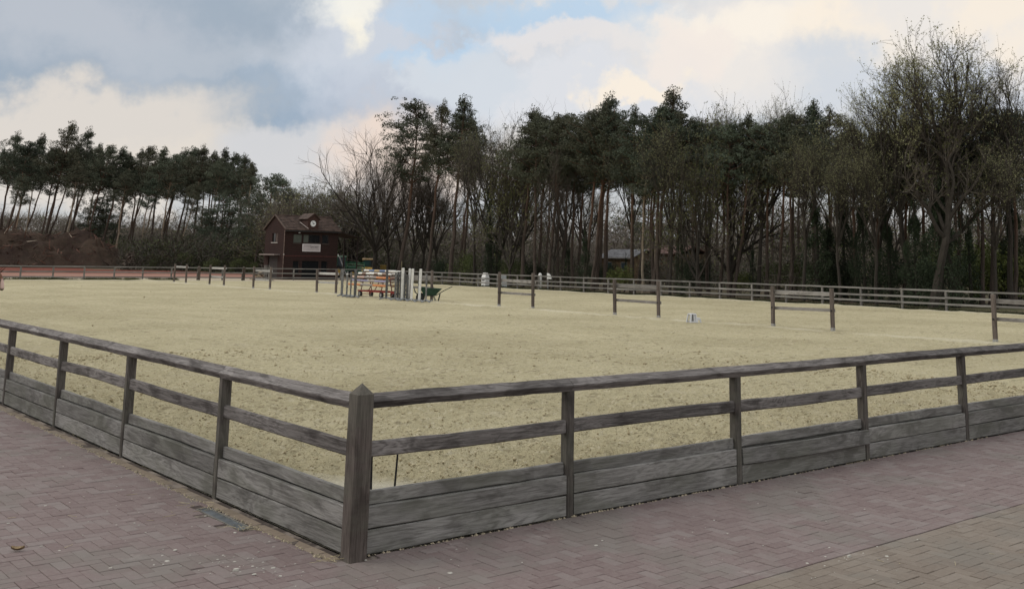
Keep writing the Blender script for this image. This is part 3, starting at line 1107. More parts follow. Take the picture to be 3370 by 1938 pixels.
frame_specs = [
    (570.0, 609.4, 1.28, 1.08, None, 'free-standing rail hurdle farthest away, left of the thick gate post'),
    (687.5, 735.0, 1.30, 1.10, 0.55, 'free-standing rail hurdle between the two thick gate posts of the far fence'),
    (832.3, 887.3, 1.30, 1.06, 0.53, 'free-standing rail hurdle just left of the brick tower with two pale rails'),
    (1042.0, 1105.5, 1.28, 1.06, 0.58, 'free-standing rail hurdle in front of the tower left of the grey jump stands'),
    (1352.0, 1421.0, 1.42, 1.06, 0.60, 'dark free-standing rail hurdle behind the white jump stands and green wheelbarrow'),
    (1643.4, 1754.3, 1.45, 1.09, 0.57, 'free-standing rail hurdle first beyond the wheelbarrow on bare sand'),
    (2023.7, 2167.0, 1.32, 1.07, 0.54, 'free-standing rail hurdle just left of the white mounting block'),
    (2542.0, 2737.0, 1.29, 1.10, 0.60, 'free-standing rail hurdle next to the right of the white mounting block'),
    (3266.5, None, 1.29, 1.10, 0.62, 'nearest free-standing rail hurdle, cut by the picture edge behind the top rail'),
]
PALER = wood('pale_hurdle_rail', (0.28, 0.27, 0.255), (0.40, 0.39, 0.37), (0.50, 0.49, 0.47), along=0, bump=0.1)
r = random.Random(9)
for ua, ub, h, z1, z2, lab in frame_specs:
    ya = ypos(ua)
    yb = ypos(ub) if ub else ya - 2.12
    root = empty('rail_hurdle', (ROWX, (ya + yb) / 2, 0.05), -math.pi / 2, lab, 'hurdle', 'free-standing rail hurdles across the arena')
    L = ya - yb
    for s in (-1, 1):
        p = MB().box(-0.052, 0.052, -0.052, 0.052, -0.05, h, ch=0.008).build('post', FRP, root, loc=(s * L / 2, 0, 0))
        p.rotation_euler = (r.gauss(0, 0.012), r.gauss(0, 0.012), 0)
        MB().box(-0.056, 0.056, -0.056, 0.056, -0.06, 0.085, ch=0.006).build('foot', conc, p)
    for k, (z, hh, y) in enumerate(((z1, 0.125, 0.075), (z2, 0.10, 0.074))):
        if z is None:
            continue
        MB().box(-L / 2 - 0.06, L / 2 + 0.06, y - 0.02, y + 0.02, z - hh / 2, z + hh / 2, ch=0.004).build('rail', PALER if ua < 1200 else FRW, root).rotation_euler = (0, r.gauss(0, 0.006), 0)
    for s in (-1, 1):
        if z2:
            MB().disc((s * L / 2, -0.058, z2), (0, 1, 0), 0.03, 0.012, 10).build('bolt', black, root)

# ------------------------------------------------------------------ jump stands, pole trolley, barrow
GREYP = plain('grey_paint', (0.17, 0.17, 0.165), 0.7, 0.35, 9)
DGREY = plain('dark_grey_paint', (0.10, 0.10, 0.098), 0.7, 0.35, 9)
WHITEP = plain('white_paint', (0.72, 0.71, 0.67), 0.6, 0.12, 12)
FOOTP = plain('grey_foot', (0.24, 0.25, 0.26), 0.6, 0.3, 9)
STANDG = 'jump stands parked in the middle of the arena'


def stand(u, v, h, w, mat, lab, name='jump_stand', feet=0.28, panel=None, lean=0.0):
    g = on_z(u, v, 0.06)
    root = empty(name, (g[0], g[1], 0.035), math.radians(-40), lab, 'jump stand', STANDG)
    p = MB().box(-w / 2, w / 2, -w / 2, w / 2, 0.03, h, ch=0.01).build('upright', mat, root)
    p.rotation_euler = (0, lean, 0)
    for k in range(4):
        a = math.pi / 4 + k * math.pi / 2
        c, s = math.cos(a), math.sin(a)
        mb = MB()
        mb.beam((0.03 * c, 0.03 * s, 0.10), (feet * c, feet * s, 0.015), 0.055, 0.05)
        mb.build('foot', FOOTP, root)
    mb = MB()
    for z in (0.5, 0.8, 1.05):
        if z < h - 0.1:
            mb.box(w / 2, w / 2 + 0.012, -0.02, 0.02, z - 0.05, z + 0.05)
    mb.build('keyhole_strip', black, root)
    if panel:
        pw, z0, z1 = panel
        slats = max(1, int(abs(pw) / 0.12))
        for q in range(slats):
            q0 = w / 2 + 0.02 + q * 0.12 if pw > 0 else -w / 2 - 0.125 - q * 0.12
            MB().box(q0, q0 + 0.105, -0.02, 0.02, z0, z1 - 0.03 * (q % 2), ch=0.004).build('slat', mat, root)
        for z in (z0 + 0.15, z1 - 0.2):
            x0 = w / 2 if pw > 0 else -w / 2 - 0.02 - slats * 0.12
            MB().box(x0, x0 + 0.02 + slats * 0.12, 0.021, 0.05, z, z + 0.07).build('cross_bar', mat, root)
    return root


K = 6.33
U = lambda a: 1050 + a / K
V_ = lambda b: 830 + b / K
for (a, b, h, w, mat, lab, kw) in (
    (470, 905, 1.36, 0.115, GREYP, 'thick grey jump stand first from the left in the cluster', {}),
    (572, 917, 1.26, 0.075, GREYP, 'thin grey jump stand with a small white tag at its middle', {}),
    (652, 925, 1.24, 0.07, GREYP, 'thin pale grey jump stand just left of the thick stand beside the pole trolley', {}),
    (745, 932, 1.38, 0.125, DGREY, 'thick grey jump stand behind the left ends of the stacked poles', {}),
    (1398, 968, 1.42, 0.105, DGREY, 'dark grey jump stand in front of the right ends of the stacked poles', {'feet': 0.42}),
    (1588, 985, 1.30, 0.07, GREYP, 'slim grey jump stand right of the pole trolley with a pale top', {}),
    (1690, 985, 1.36, 0.10, DGREY, 'dark grey slatted jump wing between the pole trolley and the white stands', {'panel': (-0.26, 0.1, 1.34)}),
    (1728, 996, 1.52, 0.125, WHITEP, 'tallest white jump stand, leftmost of the four white ones', {}),
    (1775, 1000, 1.30, 0.09, DGREY, 'dark weathered jump stand squeezed between the white ones', {'panel': (0.13, 0.1, 1.2)}),
    (1853, 997, 1.50, 0.11, WHITEP, 'white jump stand leaning, second from the left of the four white ones', {'lean': 0.03}),
    (1920, 1012, 1.50, 0.11, WHITEP, 'white jump stand third from the left of the four white ones', {'lean': 0.02}),
    (2085, 1022, 1.50, 0.115, WHITEP, 'white jump stand standing alone in front of the green wheelbarrow', {'lean': 0.02}),
    (2068, 1000, 1.33, 0.075, DGREY, 'dark thin jump stand directly behind the lone white stand', {}),
    (2225, 1030, 1.28, 0.07, GREYP, 'thin grey jump stand in front of the tray of the wheelbarrow', {}),
):
    root = stand(U(a), V_(b), h, w, mat, lab, **kw)
    if 'white tag' in lab:
        MB().box(-0.05, 0.05, -0.06, -0.04, 1.1, 1.16).build('tag', WHITEP, root)
    if 'pale top' in lab:
        MB().box(-0.037, 0.037, -0.037, 0.037, 1.30, 1.38).build('cap', WHITEP, root)


def trolley():
    X0, Y0 = 24.95, 39.15
    red = plain('red_steel', (0.28, 0.04, 0.034), 0.5, 0.3, 10)
    root = empty('pole_trolley', (X0, Y0, 0.03), -math.pi / 2, 'red wheeled trolley carrying a stack of striped jump poles', 'trolley')
    mb = MB()                     # local x runs along the poles, towards the right of the picture
    for y in (-0.3, 0.3):
        mb.beam((-1.25, y, 0.31), (1.25, y, 0.31), 0.07, 0.08)
    for x in (-1.2, 0.0, 1.2):
        mb.beam((x, -0.3, 0.31), (x, 0.3, 0.31), 0.07, 0.07)
    mb.beam((1.25, 0, 0.31), (1.9, 0, 0.22), 0.05, 0.05)
    mb.build('chassis', red, root)
    rk = plain('rack_steel', (0.15, 0.04, 0.035), 0.6, 0.3, 10)
    for x in (-0.95, 0.95):
        for s in (-1, 1):
            up = MB().beam((x, s * 0.32, 0.33), (x, s * 0.05, 1.40), 0.035, 0.035).build('rack_upright', rk, root)
            for i, z in enumerate((0.62, 0.82, 1.0, 1.18)):
                yy = 0.32 - 0.27 * (z - 0.33) / 1.09
                MB().beam((x, s * yy, z - 0.08), (x, s * (yy + 0.22), z - 0.055), 0.03, 0.03).build('arm', rk, up)
        MB().beam((x, -0.05, 1.38), (x, 0.05, 1.38), 0.035, 0.035).build('rack_top', rk, root)
    for x in (-0.3, 0.25):
        MB().beam((x, -0.28, 0.33), (x + 0.12, -0.1, 0.75), 0.04, 0.04).build('brace', rk, root)
    tyre = plain('rubber', (0.03, 0.03, 0.03), 0.8)
    rim = plain('rim_grey', (0.25, 0.25, 0.25), 0.5)
    for x in (-1.0, 1.0):
        for s in (-1, 1):
            w = MB().disc((0, 0, 0), (0, 1, 0), 0.15, 0.09, 18).build('wheel', tyre, root, loc=(x, s * 0.33, 0.155))
            MB().disc((0, 0, 0), (0, 1, 0), 0.085, 0.1, 14).build('rim', rim, w)
    mb = MB()
    for x in (-1.0, 1.0):
        mb.beam((x, -0.33, 0.155), (x, 0.33, 0.155), 0.03, 0.03)
        for s in (-1, 1):
            mb.beam((x, s * 0.27, 0.155), (x, s * 0.27, 0.31), 0.04, 0.04)
    mb.build('axle', red, root)

    cols = {'o': (0.58, 0.23, 0.09), 'g': (0.30, 0.265, 0.24), 'w': (0.70, 0.69, 0.64), 'b': (0.13, 0.19, 0.34), 't': (0.46, 0.34, 0.18), 'l': (0.30, 0.29, 0.40), 'p': (0.56, 0.40, 0.33), 'n': (0.24, 0.17, 0.13), 'c': (0.47, 0.44, 0.36)}
    mats = {k: plain('pole_paint_' + {'o': 'orange', 'g': 'grey', 'w': 'white', 'b': 'blue', 't': 'tan', 'l': 'lilac', 'p': 'pink', 'n': 'brown', 'c': 'cream'}[k], v, 0.55, 0.22, 12) for k, v in cols.items()}
    poles = [   # (side y offset, z, x0, x1, bands, label); y < 0 is the camera's side
        (-0.54, 0.62, -1.80, 1.72, 'ooggoo', 'bottom front pole, orange ends and a grey middle'),
        (-0.46, 0.82, -1.76, 1.76, 'lllgll', 'lilac-blue pole, second from the bottom at the front of the trolley'),
        (-0.41, 1.00, -1.68, 1.80, 'ppggoo', 'faded pink and orange pole, third from the bottom at the front'),
        (-0.36, 1.185, -1.18, 1.86, 'wnwwnwnw', 'white pole with short brown bands in the upper front layer'),
        (-0.10, 1.33, -1.02, 1.92, 'wbtbww', 'topmost pole with white, blue and tan bands'),
        (0.12, 1.31, -1.05, 2.1, 'wwbbww', 'white and blue pole lying behind the topmost one'),
        (0.36, 1.185, -1.3, 2.0, 'wwggww', 'white pole at the back of the upper layer'),
        (0.41, 1.00, -1.6, 1.95, 'wpggpw', 'pinkish white pole at the back of the third layer'),
        (0.46, 0.82, -1.6, 1.9, 'ccggcc', 'cream pole at the back of the second layer'),
        (0.54, 0.62, -1.7, 1.9, 'ttggtt', 'tan pole at the back of the bottom layer'),
    ]
    for y, z, a, b, bands, lab in poles:
        mb = MB()
        used = sorted(set(bands))
        n = len(bands)
        for q, ch in enumerate(bands):
            x0, x1 = a + (b - a) * q / n, a + (b - a) * (q + 1) / n
            mb.tube([(x0, 0, 0), (x1, 0, 0)], 0.052, 10, used.index(ch), cap=q in (0, n - 1))
        o = mb.build('jump_pole', [mats[c] for c in used], None, smooth=False)
        ly = r.gauss(0, 0.01)
        o.matrix_world = Matrix.Translation((X0, Y0, 0.03)) @ Matrix.Rotation(-math.pi / 2, 4, 'Z') @ Matrix.Translation((0, y, z)) @ Matrix.Rotation(ly, 4, 'Z')
        tag(o, lab, 'jump pole', 'striped jump poles stacked on the trolley')


trolley()


def wheelbarrow():
    g = on_z(U(2215), V_(1020), 0.05)
    green = plain('green_enamel', (0.028, 0.065, 0.045), 0.5, 0.3, 8)
    dk = plain('barrow_frame', (0.04, 0.05, 0.045), 0.5, 0.3, 8)
    tyre = plain('barrow_tyre', (0.03, 0.03, 0.03), 0.8)
    root = empty('wheelbarrow', (g[0] + 0.35, g[1] + 0.05, 0.03), math.atan2(RGT[1], RGT[0]), 'green wheelbarrow standing behind the white and grey jump stands', 'wheelbarrow')
    # tray: narrow bottom, wide lip
    b = [(-0.30, -0.24, 0.28), (0.22, -0.24, 0.30), (0.22, 0.24, 0.30), (-0.30, 0.24, 0.28)]
    t = [(-0.55, -0.38, 0.66), (0.50, -0.40, 0.60), (0.50, 0.40, 0.60), (-0.55, 0.38, 0.66)]
    ti = [(x * 0.97, y * 0.96, z - 0.001) for x, y, z in t]
    bi = [(x * 0.95, y * 0.94, z + 0.012) for x, y, z in b]
    vs = b + t + ti + bi
    fs = [(3, 2, 1, 0)] + [(q, (q + 1) % 4, 4 + (q + 1) % 4, 4 + q) for q in range(4)] + [(4 + q, 4 + (q + 1) % 4, 8 + (q + 1) % 4, 8 + q) for q in range(4)] + [(8 + q, 8 + (q + 1) % 4, 12 + (q + 1) % 4, 12 + q) for q in range(4)] + [(12, 13, 14, 15)]
    MB().add(vs, fs).build('tray', green, root)
    mb = MB()
    for s in (-1, 1):
        mb.tube([(-0.62, s * 0.07, 0.19), (-0.30, s * 0.2, 0.26), (0.25, s * 0.26, 0.29), (0.62, s * 0.29, 0.52), (0.98, s * 0.30, 0.70)], 0.018, 6)
    mb.build('handle_bars', dk, root)
    for s in (-1, 1):
        MB().tube([(0.10, s * 0.24, 0.29), (0.24, s * 0.27, 0.0), (0.34, s * 0.27, 0.0), (0.42, s * 0.26, 0.36)], 0.016, 6).build('leg', dk, root)
    for yy in (-0.17, 0.17):
        w = MB().disc((0, 0, 0), (0, 1, 0), 0.195, 0.085, 20).build('wheel', tyre, root, loc=(-0.5, yy, 0.195))
        MB().disc((0, 0, 0), (0, 1, 0), 0.10, 0.095, 14).build('rim', dk, w)
    mb = MB()
    mb.tube([(-0.75, -0.12, 0.42), (-0.82, 0.0, 0.62), (-0.75, 0.12, 0.42)], 0.02, 6)
    mb.tube([(-0.5, -0.2, 0.195), (-0.75, -0.12, 0.42)], 0.016, 6); mb.tube([(-0.5, 0.2, 0.195), (-0.75, 0.12, 0.42)], 0.016, 6)
    mb.build('front_guard', dk, root)


wheelbarrow()


def mounting_block():
    a = on_z(2180 + 925 / 11.51, 980 + 905 / 11.51, 0.04); b = on_z(2180 + 1440 / 11.51, 980 + 945 / 11.51, 0.04)
    c = (a + b) / 2
    white = plain('white_plastic', (0.62, 0.63, 0.65), 0.45, 0.08, 10)
    root = empty('mounting_block', (c[0], c[1], 0.035), math.atan2(RGT[1], RGT[0]) + math.radians(18), 'small white plastic two-step mounting block alone on the sand', 'mounting block')
    root.scale = (0.78, 0.78, 0.8)
    mb = MB()
    w = 0.15                                                 # half width, steps climb towards local -x
    # high step: top, splayed side frames with an open window, low step in front
    mb.box(-0.20, 0.06, -w, w, 0.335, 0.375, ch=0.008)
    for s in (-1, 1):
        y = s * (w - 0.012)
        mb.beam((-0.185, y, 0.34), (-0.245, s * (w + 0.02), 0.0), 0.045, 0.06)
        mb.beam((0.045, y, 0.34), (0.03, s * (w + 0.02), 0.0), 0.045, 0.055)
        mb.beam((-0.235, s * (w + 0.015), 0.03), (0.03, s * (w + 0.015), 0.03), 0.045, 0.055)
        mb.beam((-0.06, y, 0.34), (-0.03, s * (w + 0.01), 0.03), 0.04, 0.05)
    mb.build('high_step', white, root)
    mb = MB()
    mb.box(0.065, 0.245, -w - 0.012, w + 0.012, 0.165, 0.20, ch=0.008)
    for s in (-1, 1):
        y = s * (w + 0.01)
        mb.box(0.065, 0.245, y - 0.012, y + 0.012, 0.105, 0.162)
        mb.beam((0.235, y, 0.15), (0.262, s * (w + 0.022), 0.0), 0.04, 0.045)
        mb.beam((0.09, y, 0.13), (0.085, s * (w + 0.022), 0.0), 0.04, 0.07)
    mb.build('low_step', white, root)
    MB().box(-0.19, 0.045, -0.012, 0.012, 0.06, 0.334).build('centre_web', plain('inside_plastic', (0.30, 0.30, 0.31), 0.6, 0.15), root)
    MB().box(0.058, 0.063, -w + 0.01, w - 0.01, 0.202, 0.333).build('riser', white, root)


mounting_block()

# ------------------------------------------------------------------ the brick judges' tower and what stands round it
def tower():
    bt = NT('tower_brick', 0.9, 0.15)
    geo = bt.n.new('ShaderNodeNewGeometry')
    x, y, z = bt.xyz(geo.outputs['Position'])
    cb = bt.n.new('ShaderNodeCombineXYZ')
    bt.l.new(bt.math('ADD', x, y), cb.inputs[0]); bt.l.new(z, cb.inputs[1])
    br = bt.n.new('ShaderNodeTexBrick')
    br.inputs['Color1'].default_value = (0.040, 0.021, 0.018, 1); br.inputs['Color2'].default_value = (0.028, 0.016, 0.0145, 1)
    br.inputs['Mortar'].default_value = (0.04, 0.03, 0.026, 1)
    br.inputs['Scale'].default_value = 1.0
    br.inputs['Brick Width'].default_value = 0.21; br.inputs['Row Height'].default_value = 0.062; br.inputs['Mortar Size'].default_value = 0.006
    bt.l.new(cb.outputs[0], br.inputs['Vector'])
    nn = bt.noise(geo.outputs['Position'], 1.4, 4, 0.6)
    brick = bt.col(bt.mix(bt.math('MULTIPLY', bt.ramp(nn, 0.4, 0.7), 0.5), br.outputs[0], (0.04, 0.02, 0.018)))
    tile = plain('roof_tile', (0.066, 0.043, 0.033), 0.85, 0.5, 3.5)
    dark = plain('dark_timber', (0.035, 0.024, 0.02), 0.8, 0.3, 5)
    shut = plain('grey_green_shutter', (0.085, 0.095, 0.08), 0.6, 0.15, 3)
    pale = plain('pale_trim', (0.36, 0.33, 0.30), 0.7, 0.2, 5)
    slab = plain('canopy_slab', (0.22, 0.18, 0.165), 0.8, 0.2, 5)
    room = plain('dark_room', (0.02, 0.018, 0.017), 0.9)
    glass = NT('tower_glass', 0.08, 0.5); glass = glass.col((0.012, 0.013, 0.015))
    X0, X1, Y0, Y1, EZ, RZ, YR = 39.31, 44.65, 77.0, 80.75, 4.33, 5.55, 78.87
    root = empty('brick_tower', (X0, Y0, 0), 0, 'two-storey dark red brick judges tower with clock dormer and tiled roof', 'tower')
    L = lambda a, b, c: (a - X0, b - Y0, c)

    def wall(openings, u0, u1, z1, face):
        us = sorted({u0, u1} | {o[0] for o in openings} | {o[1] for o in openings})
        zs = sorted({-0.1, z1} | {o[2] for o in openings} | {o[3] for o in openings})
        mb = MB()
        for i in range(len(us) - 1):
            for j in range(len(zs) - 1):
                cu, cz = (us[i] + us[i + 1]) / 2, (zs[j] + zs[j + 1]) / 2
                if any(o[0] < cu < o[1] and o[2] < cz < o[3] for o in openings):
                    continue
                if face == 'front':
                    mb.box(us[i] - X0, us[i + 1] - X0, 0, 0.22, zs[j], zs[j + 1])
                else:
                    mb.box(0, 0.22, us[i] - Y0, us[i + 1] - Y0, zs[j], zs[j + 1])
        return mb

    up = [(40.14, 41.05, 3.15, 3.95), (41.12, 42.86, 3.17, 3.95), (43.0, 43.72, 3.15, 3.97)]
    lo = [(40.21, 40.87, 0.55, 1.62), (41.1, 42.86, 0.15, 1.65), (43.03, 43.71, 0.55, 1.64)]
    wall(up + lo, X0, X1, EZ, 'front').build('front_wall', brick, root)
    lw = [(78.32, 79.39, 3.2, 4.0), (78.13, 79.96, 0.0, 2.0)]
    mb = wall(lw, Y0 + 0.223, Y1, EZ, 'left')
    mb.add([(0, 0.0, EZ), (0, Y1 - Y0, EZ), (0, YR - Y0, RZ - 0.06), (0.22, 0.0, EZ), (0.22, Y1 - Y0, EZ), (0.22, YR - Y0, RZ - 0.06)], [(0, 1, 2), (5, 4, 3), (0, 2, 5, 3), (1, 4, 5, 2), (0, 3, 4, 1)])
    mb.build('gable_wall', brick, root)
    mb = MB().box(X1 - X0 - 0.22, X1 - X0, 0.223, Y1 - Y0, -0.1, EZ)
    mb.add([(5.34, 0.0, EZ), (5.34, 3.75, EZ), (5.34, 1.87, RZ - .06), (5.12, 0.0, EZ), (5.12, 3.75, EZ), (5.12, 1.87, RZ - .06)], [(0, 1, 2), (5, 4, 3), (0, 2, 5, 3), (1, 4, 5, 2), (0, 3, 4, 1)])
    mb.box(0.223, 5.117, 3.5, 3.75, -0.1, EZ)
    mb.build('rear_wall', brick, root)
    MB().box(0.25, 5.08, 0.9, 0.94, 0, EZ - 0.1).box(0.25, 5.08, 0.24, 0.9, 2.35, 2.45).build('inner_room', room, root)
    # string course and plinth line between the storeys
    MB().box(0.0, 5.34, -0.03, -0.002, 1.98, 2.08).build('string_course', plain('course_brick', (0.07, 0.028, 0.024), 0.9, 0.3, 8), root)
    for i, (a, b, c, d) in enumerate(up):
        fr = MB()
        for q in ((a, a + 0.06, c, d), (b - 0.06, b, c, d), (a + .06, b - .06, c, c + 0.05), (a + .06, b - .06, d - 0.06, d)):
            fr.box(q[0] - X0, q[1] - X0, 0.05, 0.11, q[2], q[3])
        w = fr.build('window', dark, root)
        if i == 0:
            MB().box(a + .062 - X0, b - .062 - X0, 0.07, 0.09, c + .052, d - .062).build('shutter', shut, w)
        elif i == 1:
            MB().box(a + .062 - X0, 41.66 - X0, 0.06, 0.08, c + .052, d - .062).build('shutter', shut, w)
            MB().box(41.68 - X0, b - .062 - X0, 0.09, 0.10, c + .052, d - .062).build('pane', glass, w)
            MB().box(41.66 - X0, 41.70 - X0, 0.045, 0.112, c + .052, d - .062).build('mullion', dark, w)
        else:
            MB().box(a + .062 - X0, b - .062 - X0, 0.09, 0.10, c + .052, d - .062).build('pane', glass, w)
        MB().box(a - 0.03 - X0, b + 0.03 - X0, -0.05, 0.04, c - 0.06, c - 0.003).build('sill', plain('sill_dark', (0.075, 0.06, 0.052), 0.8, 0.2), w)
    for (a, b, c, d) in lo:
        fr = MB()
        for q in ((a, a + 0.06, c, d), (b - 0.06, b, c, d), (a + .06, b - .06, d - 0.06, d)):
            fr.box(q[0] - X0, q[1] - X0, 0.06, 0.12, q[2], q[3])
        w = fr.build('doorway' if c < 0.3 else 'window', dark, root)
        MB().box(a + .062 - X0, b - .062 - X0, 0.1, 0.11, c + 0.002, d - .062).build('pane', glass, w)
    # left face: window half open, canopy over the door
    w = MB().box(0.06, 0.12, 78.32 - Y0, 78.38 - Y0, 3.2, 4.0).box(0.06, 0.12, 79.33 - Y0, 79.39 - Y0, 3.2, 4.0).box(0.06, 0.12, 78.82 - Y0, 78.88 - Y0, 3.2, 4.0).build('window', dark, root)
    MB().box(0.08, 0.1, 78.381 - Y0, 78.819 - Y0, 3.2, 4.0).build('shutter', plain('brown_shutter', (0.085, 0.06, 0.05), 0.7), w)
    MB().box(0.09, 0.1, 78.881 - Y0, 79.329 - Y0, 3.2, 4.0).build('pane', glass, w)
    MB().box(-0.06, 0.05, 78.25 - Y0, 79.46 - Y0, 3.12, 3.197).build('sill', pale, w)
    MB().box(0.08, 0.12, 78.13 - Y0, 79.96 - Y0, 0, 2.0).build('door', plain('dark_door', (0.03, 0.024, 0.022), 0.7), root)
    MB().box(-0.55, -0.002, 77.75 - Y0, 80.65 - Y0, 2.06, 2.17).build('canopy', slab, root)
    mb = MB().tube([(-0.06, -0.06, 0.0), (-0.06, -0.06, EZ - 0.1)], 0.035, 8)
    mb.build('drain_pipe', plain('pipe_clay', (0.16, 0.115, 0.095), 0.7, 0.4, 6), root)
    mb = MB().box(-0.09, -0.0, -0.1, -0.032, 2.1, 2.2)
    mb.build('pipe_bracket', pale, root)
    # roof: tile courses laid in steps, both slopes
    n = 9
    for side, (ye, zr) in ((-1, (Y0 - 0.28, 0)), (1, (Y1 + 0.28, 0))):
        mb = MB()
        ez = EZ - 0.06
        for k in range(n):
            t0, t1 = k / n, (k + 1) / n
            ya, yb = ye + (YR - ye) * t0, ye + (YR - ye) * t1 + (0.05 if side < 0 else -0.05)
            za, zb = ez + (RZ - ez) * t0, ez + (RZ - ez) * (t1 + 0.02)
            xa, xb = X0 - 0.08, X1 + 0.22
            cols = 26
            for c in range(cols):
                x0, x1 = xa + (xb - xa) * c / cols, xa + (xb - xa) * (c + 1) / cols
                xm = (x0 * 2 + x1) / 3
                hgt = 0.035
                pts = [(x0, hgt * 0.3), (xm, hgt), (x1, hgt * 0.3)]
                vs = []
                for (yy, zz, up_) in ((ya, za, 0.045), (yb, zb, 0.0)):
                    vs += [(px - X0, yy - Y0, zz + ph + up_) for px, ph in pts]
                vs += [(px - X0, ya - Y0, za) for px, ph in pts]
                mb.add(vs, [(0, 1, 4, 3), (1, 2, 5, 4), (6, 7, 1, 0), (7, 8, 2, 1)])
        if side < 0:
            roof = mb.build('roof', tile, root)
            deck = MB()
            deck.add([(X0 - 0.08 - X0, ye - Y0, ez), (X1 + 0.22 - X0, ye - Y0, ez), (X1 + 0.22 - X0, YR - Y0, RZ), (-0.08, YR - Y0, RZ), (-0.08, Y1 + 0.28 - Y0, ez), (X1 + 0.22 - X0, Y1 + 0.28 - Y0, ez)], [(0, 1, 2, 3), (3, 2, 5, 4)])
            deck.build('roof_deck', dark, root)
        else:
            mb.build('rear_slope', tile, roof)
    mb = MB()
    xx = -0.1
    while xx < 5.5:
        mb.tube([(xx, YR - Y0, RZ + 0.035), (xx + 0.32, YR - Y0, RZ + 0.045)], 0.075, 8)
        xx += 0.3
    mb.build('ridge_tiles', tile, roof)
    mb = MB().beam((-0.1, Y0 - 0.3 - Y0, EZ - 0.02), (-0.1, YR - Y0, RZ + 0.07), 0.07, 0.1).beam((-0.1, Y1 + 0.3 - Y0, EZ - 0.02), (-0.1, YR - Y0, RZ + 0.07), 0.07, 0.1)
    mb.build('verge', plain('verge_board', (0.095, 0.068, 0.054), 0.8, 0.3, 5), roof)
    MB().box(-0.05, 5.5, -0.27, -0.17, EZ - 0.17, EZ - 0.075).build('gutter', plain('dark_gutter', (0.03, 0.028, 0.028), 0.6), root)
    MB().box(0.0, 5.34, -0.14, -0.002, EZ - 0.2, EZ - 0.13).build('soffit', dark, root)
    # clock dormer
    dx0, dx1, dm = 41.32 - X0, 42.50 - X0, 41.95 - X0
    f = -0.16
    mb = MB()
    mb.add([(dx0 + .08, f, 4.40), (dx1, f, 4.40), (dx1, f, 5.30), (dm + 0.04, f, 5.72), (dx0 + .08, f, 5.30)] + [(a, b + 1.9, c) for a, b, c in [(dx0 + .08, f, 4.40), (dx1, f, 4.40), (dx1, f, 5.30), (dm + 0.04, f, 5.72), (dx0 + .08, f, 5.30)]],
           [(0, 1, 2, 3, 4), (9, 8, 7, 6, 5), (0, 4, 9, 5), (1, 6, 7, 2), (4, 3, 8, 9), (3, 2, 7, 8), (0, 5, 6, 1)])
    dorm = mb.build('dormer', plain('dormer_boards', (0.062, 0.034, 0.028), 0.85, 0.3, 6), root)
    mb = MB()
    mb.beam((dx0 - 0.06, f - 0.05 + 0.9, 5.27), (dm + 0.04, f - 0.05 + 0.9, 5.80), 2.0, 0.07)
    mb.beam((dx1 + 0.1, f - 0.05 + 0.9, 5.24), (dm + 0.04, f - 0.05 + 0.9, 5.80), 2.0, 0.07)
    mb.build('dormer_roof', tile, dorm)
    MB().beam((dx0 - 0.28, 0.62, 5.02), (dx0 + 0.12, -0.26, 4.44), 0.06, 0.05).build('flashing', plain('pale_flashing', (0.42, 0.36, 0.33), 0.7, 0.2), roof)
    ck = MB().disc((41.93 - X0, f - 0.03, 4.9), (0, 1, 0), 0.262, 0.05, 28).build('clock_face', plain('clock_white', (0.80, 0.80, 0.79), 0.5, 0.05), dorm)
    cx = 41.93 - X0
    hand = plain('clock_hand', (0.06, 0.08, 0.08), 0.5)
    for ang, ln, w, nm in ((-28, 0.185, 0.04, 'minute_hand'), (88, 0.15, 0.045, 'hour_hand')):
        a = math.radians(ang)
        # the counterweight tail shows beyond the pivot
        MB().beam((cx - 0.06 * math.sin(a), f - 0.062, 4.9 - 0.06 * math.cos(a)), (cx + ln * math.sin(a), f - 0.062, 4.9 + ln * math.cos(a)), 0.012, w).build(nm, hand, ck)
    # banner with its grey lettering
    bn = MB().box(41.05 - X0, 42.86 - X0, -0.05, -0.033, 2.44, 3.10).build('banner', plain('banner_cloth', (0.46, 0.415, 0.41), 0.8, 0.08, 3), root)
    mb = MB()
    for q in ((41.05, 42.86, 3.03, 3.10), (41.05, 42.86, 2.44, 2.505), (41.05, 41.12, 2.505, 3.03), (42.79, 42.86, 2.505, 3.03)):
        mb.box(q[0] - X0, q[1] - X0, -0.056, -0.051, q[2], q[3])
    mb.build('banner_hem', plain('banner_white', (0.66, 0.62, 0.615), 0.8, 0.06), bn)

    def text(s, x, z, size, mat, nm):
        cu = bpy.data.curves.new(nm, 'FONT')
        cu.body = s; cu.size = size; cu.extrude = 0.002; cu.align_x = 'CENTER'
        tmp = bpy.data.objects.new(nm, cu); COL.objects.link(tmp)
        dg = bpy.context.evaluated_depsgraph_get()
        me = bpy.data.meshes.new_from_object(tmp.evaluated_get(dg))
        bpy.data.objects.remove(tmp)
        me.materials.clear(); me.materials.append(mat)
        o = obj(nm, me, bn, (x - X0, -0.0535, z), (math.pi / 2, 0, 0))
        return o
    ink = plain('banner_ink', (0.12, 0.115, 0.12), 0.8)
    text('SPORT', 42.26, 2.73, 0.27, ink, 'lettering')
    mb = MB()
    rr = random.Random(3)
    xx = 41.2
    while xx < 41.95:
        wd = rr.uniform(0.03, 0.07)
        mb.box(xx - X0, xx + wd - X0, -0.0545, -0.0515, 2.93 - 0.02 * (xx - 41.2), 2.96 + rr.uniform(0, 0.03))
        xx += wd + 0.025
    mb.build('small_print', plain('faint_ink', (0.27, 0.24, 0.24), 0.8), bn)
